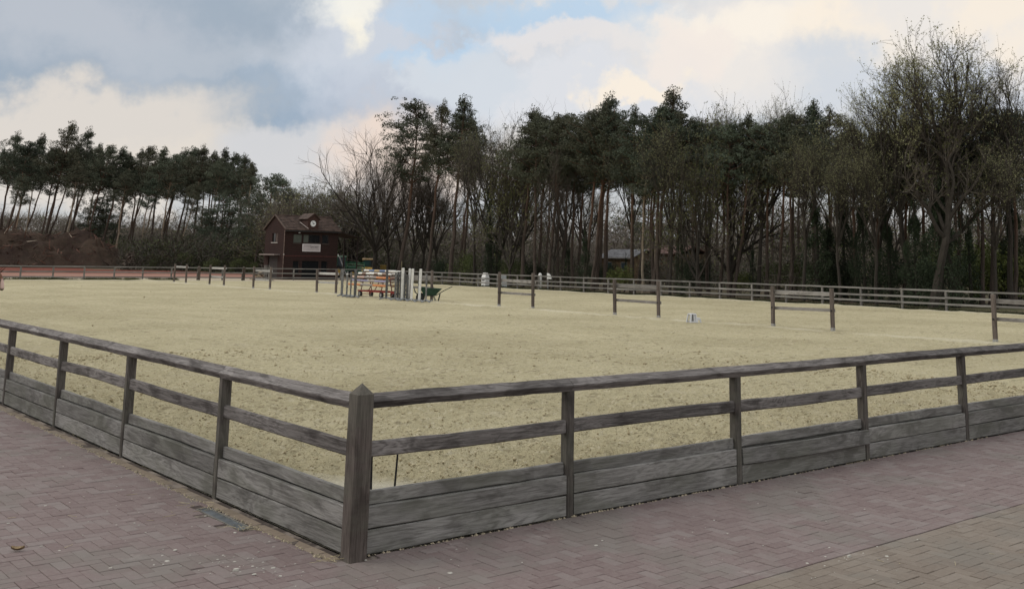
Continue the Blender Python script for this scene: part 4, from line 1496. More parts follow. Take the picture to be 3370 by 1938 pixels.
    lamp = MB().box(41.0 - X0 - 0.42, 41.0 - X0 - 0.28, -0.16, -0.08, 4.02, 4.10).build('flood_lamp', plain('lamp_white', (0.6, 0.6, 0.58), 0.5), root)
    # lean-to roof at the right-hand back
    mb = MB()
    mb.add([(5.36, 0.35, 4.42), (5.36, 3.6, 4.42), (8.2, 3.6, 3.83), (8.2, 0.9, 3.83), (5.36, 0.35, 4.33), (5.36, 3.6, 4.33), (8.2, 3.6, 3.76), (8.2, 0.9, 3.76)],
           [(0, 1, 2, 3), (7, 6, 5, 4), (0, 3, 7, 4), (1, 5, 6, 2), (2, 6, 7, 3), (0, 4, 5, 1)])
    lt = mb.build('lean_to_roof', dark, root)
    for q in ((8.05, 1.05), (8.05, 3.45)):
        MB().box(q[0] - 0.05, q[0] + 0.05, q[1] - 0.05, q[1] + 0.05, -0.1, 3.76).build('prop', dark, lt)


tower()

GRN = plain('tractor_green', (0.03, 0.10, 0.055), 0.45, 0.3, 5)
PGRN = plain('pale_green_roof', (0.16, 0.27, 0.19), 0.5, 0.2, 5)
RUB = plain('tyre_rubber', (0.025, 0.025, 0.026), 0.85)
TEAL = NT('cab_glass', 0.12, 0.5).col((0.035, 0.075, 0.075))
DKGL = NT('dark_cab_glass', 0.12, 0.5).col((0.04, 0.055, 0.065))
YEL = plain('machine_yellow', (0.50, 0.33, 0.075), 0.55, 0.25, 5)
YELP = plain('faded_yellow', (0.50, 0.36, 0.20), 0.6, 0.25, 5)


def wheel(root, loc, rad, wd, rimmat):
    w = MB().disc((0, 0, 0), (0, 1, 0), rad, wd, 22).build('wheel', RUB, root, loc=loc)
    for k in range(14):
        a = k * 2 * math.pi / 14
    MB().disc((0, 0, 0), (0, 1, 0), rad * 0.55, wd * 1.06, 16).build('rim', rimmat, w)


def tractor():
    root = empty('tractor', (49.25, 84.0, -0.05), math.atan2(RGT[1], RGT[0]) + 0.15, 'dark green tractor with a pale green cab roof right of the brick tower', 'tractor')
    MB().box(-0.55, 0.75, -0.35, 0.35, 0.45, 0.95, ch=0.05).box(-0.5, 0.3, -0.45, 0.45, 0.85, 1.1, ch=0.04).build('body', GRN, root)
    MB().box(0.55, 1.5, -0.28, 0.28, 0.7, 1.22, ch=0.08).build('bonnet', GRN, root)
    mb = MB()
    for x in (-0.45, 0.42):
        for y in (-0.45, 0.45):
            mb.beam((x, y, 1.0), (x * 0.9, y * 0.92, 2.05), 0.06, 0.06)
    mb.build('cab_frame', GRN, root)
    for (a, b, c, d) in ((-0.38, 0.36, -0.44, -0.42), (-0.38, 0.36, 0.42, 0.44)):
        MB().box(a, b, c, d, 1.1, 2.02).build('window', DKGL, root)
    MB().box(-0.43, -0.41, -0.4, 0.4, 1.1, 2.02).build('window', DKGL, root)
    MB().box(0.38, 0.40, -0.4, 0.4, 1.1, 2.02).build('window', DKGL, root)
    MB().box(-0.52, 0.5, -0.52, 0.52, 2.05, 2.16, ch=0.04).build('cab_roof', PGRN, root)
    MB().tube([(-0.35, -0.3, 2.16), (-0.35, -0.3, 2.34)], 0.05, 8).build('beacon', WHITEP, root)
    for y in (-0.55, 0.55):
        wheel(root, (-0.3, y, 0.62), 0.62, 0.3, YEL)
        wheel(root, (1.1, y, 0.42), 0.42, 0.22, YEL)
    # trailer with rails
    tr = empty('railed_trailer', (50.95, 84.2, -0.05), math.atan2(RGT[1], RGT[0]) + 0.12, 'bright green railed trailer between the tractor and the yellow loader', 'trailer')
    g2 = plain('bright_green', (0.05, 0.20, 0.11), 0.5, 0.3, 5); g3 = plain('light_green', (0.22, 0.36, 0.22), 0.5, 0.25, 5)
    MB().box(-0.95, 0.95, -0.5, 0.5, 0.55, 0.72, ch=0.02).build('bed', g2, tr)
    for y in (-0.5, 0.5):
        for k, (za, zb, mt) in enumerate(((1.58, 1.52, g2), (1.42, 1.34, g3), (1.22, 1.08, g3), (1.08, 0.92, g3))):
            MB().beam((-0.93, y, za), (0.93, y, zb), 0.03, 0.07).build('rail', mt, tr)
        for x in (-0.9, 0.0, 0.9):
            MB().box(x - 0.03, x + 0.03, y - 0.03 if y > 0 else y + 0.016, y - 0.016 if y > 0 else y + 0.046, 0.7, 1.56).build('stake', g2, tr)
        wheel(tr, (0.2, y * 1.15, 0.3), 0.3, 0.16, g2)
    ld = empty('ladder', (48.55, 82.6, -0.04), math.atan2(RGT[1], RGT[0]), 'grey ladder leaning towards the tower in front of the green tractor', 'ladder')
    alu = plain('ladder_grey', (0.33, 0.33, 0.33), 0.5, 0.2)
    for y in (-0.17, 0.17):
        MB().beam((-0.35, y, 2.1), (0.55, y, 0.0), 0.04, 0.06).build('side_rail', alu, ld)
    for k in range(7):
        t = (k + 0.7) / 7.6
        MB().tube([(-0.35 + 0.9 * t, -0.17, 2.1 * (1 - t)), (-0.35 + 0.9 * t, 0.17, 2.1 * (1 - t))], 0.018, 6).build('rung', alu, ld)


tractor()


def loader():
    root = empty('wheel_loader', (53.7, 86.0, -0.05), math.atan2(RGT[1], RGT[0]) - 0.1, 'yellow wheel loader with a tan cab roof behind the striped poles', 'loader')
    MB().box(-0.62, 0.62, -0.75, 0.4, 0.62, 1.08, ch=0.06).box(-0.45, 0.5, -0.9, -0.7, 0.35, 0.72, ch=0.03).build('body', YEL, root)
    MB().box(-0.55, 0.3, -0.35, 0.55, 1.10, 1.80).build('cab', plain('cab_dark', (0.03, 0.035, 0.035), 0.6), root)
    MB().box(-0.5, 0.1, -0.37, -0.352, 1.2, 1.76).build('window', TEAL, root)
    MB().box(0.13, 0.27, -0.37, -0.352, 1.2, 1.76).build('window', DKGL, root)
    MB().box(-0.66, -0.02, -0.45, 0.65, 1.80, 1.99, ch=0.04).box(-0.018, 0.62, -0.45, 0.65, 1.81, 1.98, ch=0.04).build('cab_roof', YELP, root)
    for x in (-0.4, 0.38):
        MB().box(x - 0.1, x + 0.1, -0.93, -0.903, 0.5, 0.66).build('headlight', WHITEP, root)
    for x in (-0.62, 0.62):
        w = MB().disc((0, 0, 0), (1, 0, 0), 0.42, 0.26, 20).build('wheel', RUB, root, loc=(x, -0.35, 0.42))
        MB().disc((0, 0, 0), (1, 0, 0), 0.22, 0.28, 14).build('rim', YEL, w)
    for x in (-0.42, 0.42):
        MB().beam((x, -0.6, 0.95), (x, -1.5, 0.45), 0.12, 0.16).build('lift_arm', YEL, root)
    mb = MB()
    mb.add([(-0.7, -1.45, 0.6), (0.7, -1.45, 0.6), (0.7, -1.55, 0.12), (-0.7, -1.55, 0.12), (0.7, -2.0, 0.1), (-0.7, -2.0, 0.1)], [(0, 1, 2, 3), (3, 2, 4, 5), (0, 3, 5), (1, 4, 2)])
    mb.build('bucket', plain('bucket_steel', (0.12, 0.10, 0.08), 0.6, 0.3), root)
    c = empty('waste_bin', (55.4, 86.0, -0.05), math.atan2(RGT[1], RGT[0]), 'ochre yellow upright bin right of the wheel loader among the trunks', 'bin')
    och = plain('ochre', (0.30, 0.205, 0.055), 0.6, 0.25, 5)
    MB().add([(-.24, -.24, .06), (.24, -.24, .06), (.24, .24, .06), (-.24, .24, .06), (-.29, -.28, 1.22), (.29, -.28, 1.22), (.29, .28, 1.22), (-.29, .28, 1.22)],
             [(3, 2, 1, 0), (4, 5, 6, 7), (0, 1, 5, 4), (1, 2, 6, 5), (2, 3, 7, 6), (3, 0, 4, 7)]).build('body', och, c)
    MB().box(-0.31, 0.31, -0.31, 0.31, 1.222, 1.32, ch=0.03).build('lid', och, c)
    for x in (-0.2, 0.2):
        MB().disc((x, 0.26, 0.08), (1, 0, 0), 0.08, 0.05, 12).build('wheel', RUB, c)
    p = on_y(1050 + 1725 / 6.33, 860, 74.0)
    pole = tag(MB().tube([(0, 0, -0.1), (0, 0, 1.75)], 0.022, 6).build('marker_pole', plain('pale_yellow', (0.40, 0.36, 0.2), 0.6), None, loc=(p[0], p[1], 0)), 'thin pale yellow pole rising behind the tallest white jump stand', 'pole')


loader()


def behind_fence():
    # pale split logs and stakes behind the far fence, left of the tower
    lg = plain('split_log', (0.36, 0.29, 0.20), 0.85, 0.4, 8); lgb = plain('bark_log', (0.12, 0.085, 0.06), 0.9, 0.3, 8)
    c = on_y(550 + 2190 / 7.234, 905, 73.2)
    rr = random.Random(4)
    root = empty('log_pile', (c[0], 73.2, -0.02), 0, 'small heap of pale split logs behind the rail frame left of the tower', 'log pile')
    for k in range(26):
        x = rr.gauss(0, 0.34); z = max(0.06, 0.72 * rr.random() * (1 - abs(x) / 1.0)); a = rr.uniform(-0.5, 0.5); b = rr.uniform(-0.35, 0.35)
        L = rr.uniform(0.15, 0.32)
        MB().tube([(x - L * math.cos(a), -L * math.sin(a), z - L * b), (x + L * math.cos(a), L * math.sin(a), z + L * b)], rr.uniform(0.03, 0.06), 6).build('log', lg if rr.random() < .6 else lgb, root)
    sm = MB().box(-0.05, 0.05, -0.05, 0.05, -0.1, 1.22, ch=0.01).mesh('stake', FARP)
    g = 'stakes standing in front of the tower door'
    for u, lab in ((872, 'short grey stake left of its two neighbours before the tower door'), (877.5, 'short grey stake between two others before the tower door'), (885.5, 'short grey stake right of its two neighbours before the tower door')):
        p = on_y(u, 890, 74.2)
        tag(obj('stake', sm, None, (p[0], 74.2, 0)), lab, 'stake', g)
    # a heap of broken branches right of the earth mound
    br = [plain('pale_branch', (0.22, 0.185, 0.15), 0.9, 0.3, 8), plain('dark_branch', (0.075, 0.058, 0.045), 0.9, 0.3, 8)]
    p = on_y(424, 872, 120)
    root = empty('brush_heap', (p[0], 120, -0.02), 0, 'upright heap of broken pale branches at the right foot of the earth mound', 'brush heap')
    for k in range(240):
        t = rr.random()
        x = rr.gauss(0, 0.55 * (1.25 - t)); z = t * 2.1; a = rr.uniform(0, 6.28); L = rr.uniform(0.2, 0.6); b = rr.uniform(-0.6, 0.6)
        y = rr.gauss(0, 0.5 * (1.2 - t))
        MB().tube([(x, y, z), (x + L * math.cos(a), y + L * math.sin(a), max(0, z + L * b))], rr.uniform(0.02, 0.055), 4, 0, cap=False).build('branch', br[0 if rr.random() < 0.4 else 1], root)
    # white things behind the long fence
    X = 46.0
    root = empty('white_cabinet', (X, 56.95, -0.04), 0, 'white boxy jump filler with a dark slot, behind the long side fence', 'jump filler')
    MB().box(-0.2, 0.2, -0.26, 0.26, 0.05, 0.74, ch=0.02).build('box', WHITEP, root)
    MB().add([(-.2, -.24, .742), (.2, -.24, .742), (.2, .24, .742), (-.2, .24, .742), (-.1, -.19, 1.0), (.1, -.19, 1.0), (.1, .19, 1.0), (-.1, .19, 1.0)], [(0, 1, 5, 4), (1, 2, 6, 5), (2, 3, 7, 6), (3, 0, 4, 7), (4, 5, 6, 7)]).build('hood', WHITEP, root)
    MB().box(-0.204, -0.201, -0.17, 0.17, 0.48, 0.56).build('slot', black, root)
    MB().box(-0.12, 0.12, -0.15, 0.15, 1.002, 1.08).build('cap', WHITEP, root)
    gs = empty('grey_panel', (X, 54.75, -0.04), 0, 'pale grey sheet leaning behind the long fence, right of the white boxy filler', 'panel')
    MB().beam((0.12, 0, 0.0), (0.0, 0, 0.98), 0.6, 0.03).build('sheet', plain('grey_sheet', (0.28, 0.30, 0.30), 0.6, 0.15), gs)
    MB().beam((0.42, -0.2, 0.0), (0.03, -0.2, 0.8), 0.05, 0.05).build('strut', GREYP, gs)
    sp = empty('white_drum', (X, 50.6, -0.04), 0, 'small round-topped white drum peeping over the long fence', 'drum')
    mb = MB()
    mb.tube([(0, 0, 0), (0, 0, 0.98), (0, 0, 1.08), (0, 0, 1.16), (0, 0, 1.2)], [0.14, 0.14, 0.13, 0.09, 0.02], 14)
    mb.build('drum', WHITEP, sp, smooth=True)
    MB().tube([(0, 0, 0.3), (0, 0, 0.34)], 0.147, 14).build('hoop', GREYP, sp)
    fn = empty('fan_filler', (X, 49.6, -0.04), 0, 'white quarter-round jump filler on a post behind the long fence', 'jump filler')
    pts = [(0, -0.22, 0.78), (0, 0.22, 1.2)] + [(0, 0.22 - 0.44 * math.sin(a), 0.8 + 0.40 * math.cos(a)) for a in [k * math.pi / 16 for k in range(1, 8)]]
    prof = [(0.22, 0.8)] + [(0.22 - 0.44 * math.sin(k * math.pi / 16), 0.8 + 0.40 * math.cos(k * math.pi / 16)) for k in range(0, 9)]
    mb = MB()
    n = len(prof)
    mb.add([(x, y, z) for x in (-0.03, 0.03) for y, z in prof], [tuple(range(n)), tuple(range(2 * n - 1, n - 1, -1))] + [(k, (k + 1) % n, n + (k + 1) % n, n + k) for k in range(n)])
    mb.build('board', WHITEP, fn)
    MB().box(-0.03, 0.03, 0.08, 0.2, 0, 0.797).build('post', GREYP, fn)
    # the cabin in the wood
    root = empty('wood_cabin', (75, 69.2, -0.05), 0, 'low cabin with a mottled grey roof half hidden among the trunks', 'cabin')
    bw = plain('cabin_boards', (0.105, 0.072, 0.042), 0.9, 0.3, 4)
    mb = MB().box(0.2, 3.8, 0.2, 4.8, 0, 2.5)
    mb.add([(0.2, 0.2, 2.5), (3.8, 0.2, 2.5), (2, 0.2, 3.3), (0.2, 4.8, 2.5), (3.8, 4.8, 2.5), (2, 4.8, 3.3)], [(0, 1, 2), (5, 4, 3), (0, 2, 5, 3), (1, 4, 5, 2)])
    mb.build('wall', bw, root)
    rf = plain('mottled_roof', (0.125, 0.125, 0.13), 0.8, 0.55, 4)
    mb = MB()
    mb.beam((-0.15, 2.5, 2.56), (2.0, 2.5, 3.42), 5.3, 0.06); mb.beam((4.15, 2.5, 2.56), (2.0, 2.5, 3.42), 5.3, 0.06)
    mb.build('roof', rf, root)
    MB().box(-0.2, -0.13, 0.0, 5.0, 2.46, 2.55).build('gutter', pale_ := plain('cabin_trim', (0.32, 0.31, 0.30), 0.7), root)
    for y in (1.0, 3.2):
        w = MB().box(0.17, 0.198, y, y + 0.9, 1.2, 2.1).build('window', plain('cabin_frame', (0.2, 0.19, 0.18), 0.7), root)
        MB().box(0.16, 0.168, y + 0.07, y + 0.83, 1.27, 2.03).build('pane', DKGL, w)
    root = empty('wood_cabin', (82, 69.0, -0.05), 0, 'second cabin with a faded red roof showing above the grey-roofed one', 'cabin')
    MB().box(0.2, 4.8, 0.2, 5.8, 0, 3.1).build('wall', bw, root)
    mb = MB(); mb.beam((-0.1, 3.0, 3.08), (2.5, 3.0, 3.95), 6.2, 0.07); mb.beam((5.1, 3.0, 3.08), (2.5, 3.0, 3.95), 6.2, 0.07)
    mb.build('roof', plain('red_sheet_roof', (0.11, 0.06, 0.048), 0.8, 0.35, 3), root)


behind_fence()


def mound():
    t = NT('root_earth', 0.97, 0.08)
    o = t.tc.outputs['Object']
    a = t.noise(o, 0.22, 5, 0.65); b = t.noise(o, 1.7, 6, 0.72); c_ = t.noise(o, 5.5, 5, 0.75)
    c = t.mix(t.ramp(a, 0.36, 0.64), (0.06, 0.04, 0.033), (0.098, 0.068, 0.05))
    c = t.mix(t.math('MULTIPLY', t.ramp(b, 0.5, 0.72), 0.7), c, (0.055, 0.055, 0.035))
    c = t.mix(t.math('MULTIPLY', t.ramp(c_, 0.55, 0.75), 0.6), c, (0.17, 0.115, 0.08))
    t.bump(t.math('ADD', b, c_), 1.0, 0.5)
    m = t.col(c)
    Y0 = 134.0
    pr = [(-60, 775), (0, 760), (60, 752), (95, 768), (112, 762), (130, 772), (190, 772), (235, 764), (270, 752), (300, 764), (330, 790), (370, 815), (410, 845), (440, 868), (470, 885)]
    px = [on_y(u, v, Y0 + 6)[0] for u, v in pr]; pz = [max(0.0, on_y(u, v, Y0 + 6)[2]) for u, v in pr]
    px = [px[0] - 70, px[0] - 20] + px; pz = [0.0, pz[0] * 0.9] + pz
    xs = np.arange(px[0], px[-1] + 1, 0.35); ys = np.arange(Y0 - 8, Y0 + 20, 0.4)
    X, Y = np.meshgrid(xs, ys, indexing='ij')
    H = np.interp(X, px, pz)
    d = np.where(Y < Y0 + 6, (Y0 + 6 - Y) / (0.9 * H + 4.5), (Y - Y0 - 6) / 14.0)
    Z = H * np.clip(1 - d ** 1.5, 0, 1)
    amp = np.clip(Z, 0, 1.2) / 1.2
    Z = Z + amp * (0.42 * vnoise(X / 1.9, Y / 1.7, 21) + 0.42 * vnoise(X / 0.9, Y / 0.85, 22) + 0.22 * vnoise(X * 2.6, Y * 2.4, 23)) - 0.12
    V = np.stack([X, Y, Z], -1).reshape(-1, 3)
    nx, ny = X.shape
    i, j = np.meshgrid(np.arange(nx - 1), np.arange(ny - 1), indexing='ij'); k = (i * ny + j).ravel()
    o = obj('earth_mound', np_mesh('earth_mound', V, np.stack([k, k + ny, k + ny + 1, k + 1], 1), m))
    tag(o, 'long heap of red-brown root-filled earth in front of the leaning pines', 'earth heap')
    # torn roots and twigs sticking out of it
    rr = np.random.default_rng(8)
    n = 5200
    ii = rr.integers(0, nx, n); jj = rr.integers(0, ny, n)
    P = np.stack([X[ii, jj], Y[ii, jj], Z[ii, jj]], 1)
    P = P[P[:, 2] > 0.2]
    n = len(P)
    d = rr.normal(size=(n, 3)); d[:, 2] = np.abs(d[:, 2]) * 0.7; d /= np.linalg.norm(d, axis=1)[:, None]
    L = rr.uniform(0.3, 1.5, n)[:, None]; wv = rr.normal(size=(n, 3)); wv = np.cross(d, wv); wv /= np.linalg.norm(wv, axis=1)[:, None]
    wv *= rr.uniform(0.03, 0.10, n)[:, None]
    V = np.stack([P - wv, P + wv, P + d * L + wv * .4, P + d * L - wv * .4], 1).reshape(-1, 3)
    F = np.arange(4 * n).reshape(-1, 4)
    mats = [plain('root_dark', (0.07, 0.042, 0.03), 0.9), plain('root_red', (0.13, 0.065, 0.045), 0.9), plain('root_pale', (0.24, 0.19, 0.14), 0.9)]
    tag(obj('torn_roots', np_mesh('torn_roots', V, F, mats, rr.choice(3, n, p=[.5, .43, .07])), o), kind='stuff')


mound()


def grass_tufts(name, label, P, h, mat, seed):
    rr = np.random.default_rng(seed)
    n = len(P)
    a = rr.uniform(0, 6.28, n); hh = h * rr.uniform(0.5, 1.4, n)
    w = 0.012 + 0.012 * rr.random(n)
    dx, dy = np.cos(a) * w, np.sin(a) * w
    V = np.empty((n, 3, 3))
    V[:, 0] = P; V[:, 0, 0] -= dx; V[:, 0, 1] -= dy
    V[:, 1] = P; V[:, 1, 0] += dx; V[:, 1, 1] += dy
    V[:, 2] = P; V[:, 2, 0] += rr.normal(0, 0.4, n) * hh; V[:, 2, 1] += rr.normal(0, 0.4, n) * hh; V[:, 2, 2] += hh
    tag(obj(name, np_mesh(name, V.reshape(-1, 3), np.arange(3 * n).reshape(-1, 3), mat)), label, 'grass', kind='stuff')


rg = np.random.default_rng(31)
n = 30000
gx = rg.uniform(-2, 27.5, n); gy = AY + 0.1 + rg.gamma(1.5, 0.2, n)
kp = vnoise(gx * 1.3, gy * 1.3, 31) + 0.35 > rg.random(n) * 1.3 - 0.4
grass_tufts('grass_verge', 'low green grass along the foot of the far fence', np.stack([gx, gy, np.full(n, 0.0)], 1)[kp], 0.21, foliage('verge_grass', (0.105, 0.115, 0.04)), 1)
n = 42000
gy = rg.uniform(2, 71, n); gx = AX + 0.12 + rg.gamma(1.3, 0.6, n)
grass_tufts('grass_strip', 'dark grass growing under the long side fence', np.stack([gx, gy, np.full(n, -0.03)], 1), 0.14, foliage('shade_grass', (0.05, 0.055, 0.025)), 2)  # a darker green than the verge grass

# ------------------------------------------------------------------ trees
def bark(name, low, high, z0, z1):
    t = NT(name, 0.95, 0.1)
    o = t.tc.outputs['Object']
    z = t.xyz(o)[2]
    f = t.noise(t.map(o, (3, 3, 0.8), True), 2.2, 5, 0.7)
    k = t.ramp(t.math('ADD', z, t.math('MULTIPLY', f, 4.0)), z0, z1)
    k = t.math('MULTIPLY', k, t.ramp(t.rnd(), 0.0, 1.0, 0.35, 1.0))
    c = t.mix(k, low, high)
    c = t.mix(t.math('MULTIPLY', t.ramp(f, 0.42, 0.68), 0.6), c, tuple(x * 0.45 for x in low))
    t.bump(f, 0.6, 0.06)
    return t.col(c)


BARKP = bark('pine_bark', (0.085, 0.067, 0.055), (0.165, 0.092, 0.06), 5.0, 13.0)
BARKPALE = bark('pale_pine_bark', (0.27, 0.225, 0.17), (0.30, 0.205, 0.135), 3.0, 14.0)
BARKD = bark('oak_bark', (0.052, 0.045, 0.037), (0.066, 0.057, 0.047), 3.0, 12.0)
NEEDLE = foliage('pine_needles', (0.068, 0.086, 0.058), 0.45, tone=(0.088, 0.084, 0.054))
BUD = foliage('opening_leaves', (0.225, 0.225, 0.115), 0.4)
BUDG = foliage('young_green_leaves', (0.098, 0.10, 0.042), 0.4)
BARETWIG = foliage('bare_twigs', (0.115, 0.097, 0.08), 0.25)
DKTWIG = foliage('dark_twigs', (0.055, 0.047, 0.039), 0.25)
IVY = foliage('ivy_leaves', (0.035, 0.048, 0.026), 0.55)
TWIGB = foliage('thicket_twigs', (0.072, 0.062, 0.049), 0.45)
OLIVE = foliage('thicket_leaves', (0.075, 0.09, 0.034), 0.5)
DKGRN = foliage('dark_shrub_leaves', (0.032, 0.045, 0.024), 0.5)
BRGRN = foliage('fresh_shrub_leaves', (0.115, 0.135, 0.04), 0.45)


def wiggle(p0, d, L, n, r, am, up=0.0):
    pts = [Vector(p0)]
    d = Vector(d).normalized()
    for k in range(n):
        d = (d + Vector((r.gauss(0, am), r.gauss(0, am), r.gauss(0, am) + up))).normalized()
        pts.append(pts[-1] + d * (L / n))
    return pts


def make_pine(seed, H=18.0, cb=0.52, cw=3.0, shape='round', forks=1, dead=0, side=0.0, dens=1.0):
    """trunk mesh, crown mesh of a Scots pine H metres tall; crown from cb*H up"""
    r = random.Random(seed); rg = np.random.default_rng(seed)
    tr = MB()
    top = Vector((r.uniform(-.3, .3), r.uniform(-.3, .3), H * 0.985))
    n = 12
    path = []
    bend = r.uniform(-0.45, 0.45)
    for k in range(n + 1):
        t = k / n
        path.append(Vector((top.x * t + bend * math.sin(math.pi * t) + r.gauss(0, 0.05), top.y * t + 0.3 * bend * math.sin(2.2 * t) + r.gauss(0, 0.05), H * 0.985 * t)))
    rad = [0.20 * (1 - 0.82 * (k / n) ** 0.9) + (0.05 if k == 0 else 0) for k in range(n + 1)]
    tr.tube(path, rad, 7, 0)

    def at(t):
        f = min(n - 1e-4, max(0, t * n)); i = int(f); return path[i].lerp(path[i + 1], f - i)
    centres, radii = [], []
    leaders = [(0.0, 0.0)] + [(r.uniform(0, 6.28), r.uniform(1.2, 2.2)) for _ in range(forks - 1)]
    nw = 12
    for w in range(nw):
        t = cb + (1 - cb) * (w + r.uniform(0.1, 0.9)) / nw
        q = (t - cb) / (1 - cb)
        if shape == 'flat':
            prof = (0.5 + 0.7 * math.sin(math.pi * min(1, q * 0.8 + 0.15))) * (1.05 - 0.6 * q ** 2.6)
        elif shape == 'point':
            prof = 1.08 * (1 - q) ** 0.9 + 0.08
        else:
            prof = (0.62 + 0.5 * math.sin(math.pi * (0.1 + 0.75 * q))) * (1.06 - 0.9 * q ** 1.7)
        nb = r.choice((3, 4, 5)) if q < 0.9 else 3
        a0 = r.uniform(0, 6.28)
        for b in range(nb):
            a = a0 + 6.283 * b / nb + r.uniform(-0.5, 0.5)
            L = cw * prof * r.uniform(0.45, 1.28) * (1 + side * math.cos(a))
            p0 = at(t - 0.03)
            pts = wiggle(p0, (math.cos(a), math.sin(a), r.uniform(0.05, 0.55)), L, 4, r, 0.13, 0.03)
            tr.tube(pts, [0.05 * (1.1 - 0.4 * q), 0.042, 0.032, 0.022, 0.012], 4, 0, cap=False)
            d = (pts[-1] - pts[0]).normalized(); sdw = d.cross(Vector((0, 0, 1))).normalized()
            ns = 3 + int(L * 2.4)
            for k in range(ns):
                f = r.uniform(0.35, 1.06); pt = pts[0].lerp(pts[-1], f) + Vector((0, 0, r.uniform(-0.12, 0.5 * L * 0.3 + 0.15))) + sdw * r.gauss(0, 0.30 * L * (1.15 - 0.6 * abs(f - 0.75)))
                centres.append(pt); sz = r.uniform(0.24, 0.56)
                radii.append((sz, sz * r.uniform(0.55, 0.95)))
    for k in range(9):
        centres.append(at(0.985) + Vector((r.gauss(0, 0.2), r.gauss(0, 0.2), r.uniform(-1.5, 0.3)))); radii.append((r.uniform(0.28, 0.45), r.uniform(0.3, 0.5)))
    for k in range(7 + dead):       # dead stubs under the crown
        t = r.uniform(0.25, cb + 0.05); a = r.uniform(0, 6.28)
        tr.tube(wiggle(at(t), (math.cos(a), math.sin(a), r.uniform(-0.3, 0.3)), r.uniform(0.5, 1.9), 3, r, 0.2), [0.028, 0.02, 0.012, 0.006], 3, 0, cap=False)
    P = []
    for c, (rh, rv) in zip(centres, radii):
        m = int(105 * dens * (0.22 + 2.2 * rh * rh))
        # needle tufts gather on the outside and top of each plate
        u = rg.normal(size=(m, 3)); u /= np.linalg.norm(u, axis=1)[:, None]
        u *= rg.uniform(0.25, 1.0, m)[:, None] ** 0.5
        u[:, 2] = u[:, 2] * rv + 0.08 * rh
        u[:, :2] *= rh
        # break the edge of the clump into tufts
        k = (np.sin(u[:, 0] * 7 + c.x * 3) + np.sin(u[:, 1] * 7.7 + c.y * 5) + np.sin(u[:, 2] * 11)) > -0.9
        P.append(u[k] + np.array(c))
    P = np.concatenate(P)
    V, F = leaf_tris(P, 0.13, rg)
    return tr, V, F, H


def finish_tree(name, tr, barkm, leafsets, H):
    tm = tr.mesh(name + '_trunk', barkm)
    out = [('trunk', tm)]
    for nm, V, F, m in leafsets:
        out.append((nm, np_mesh(name + '_' + nm, V, F, m)))
    return {'parts': out, 'H': H}


def pine_variant(name, palebark=False, **k):
    tr, V, F, H = make_pine(**k)
    return finish_tree(name, tr, BARKPALE if palebark else BARKP, [('crown', V, F, NEEDLE)], H)


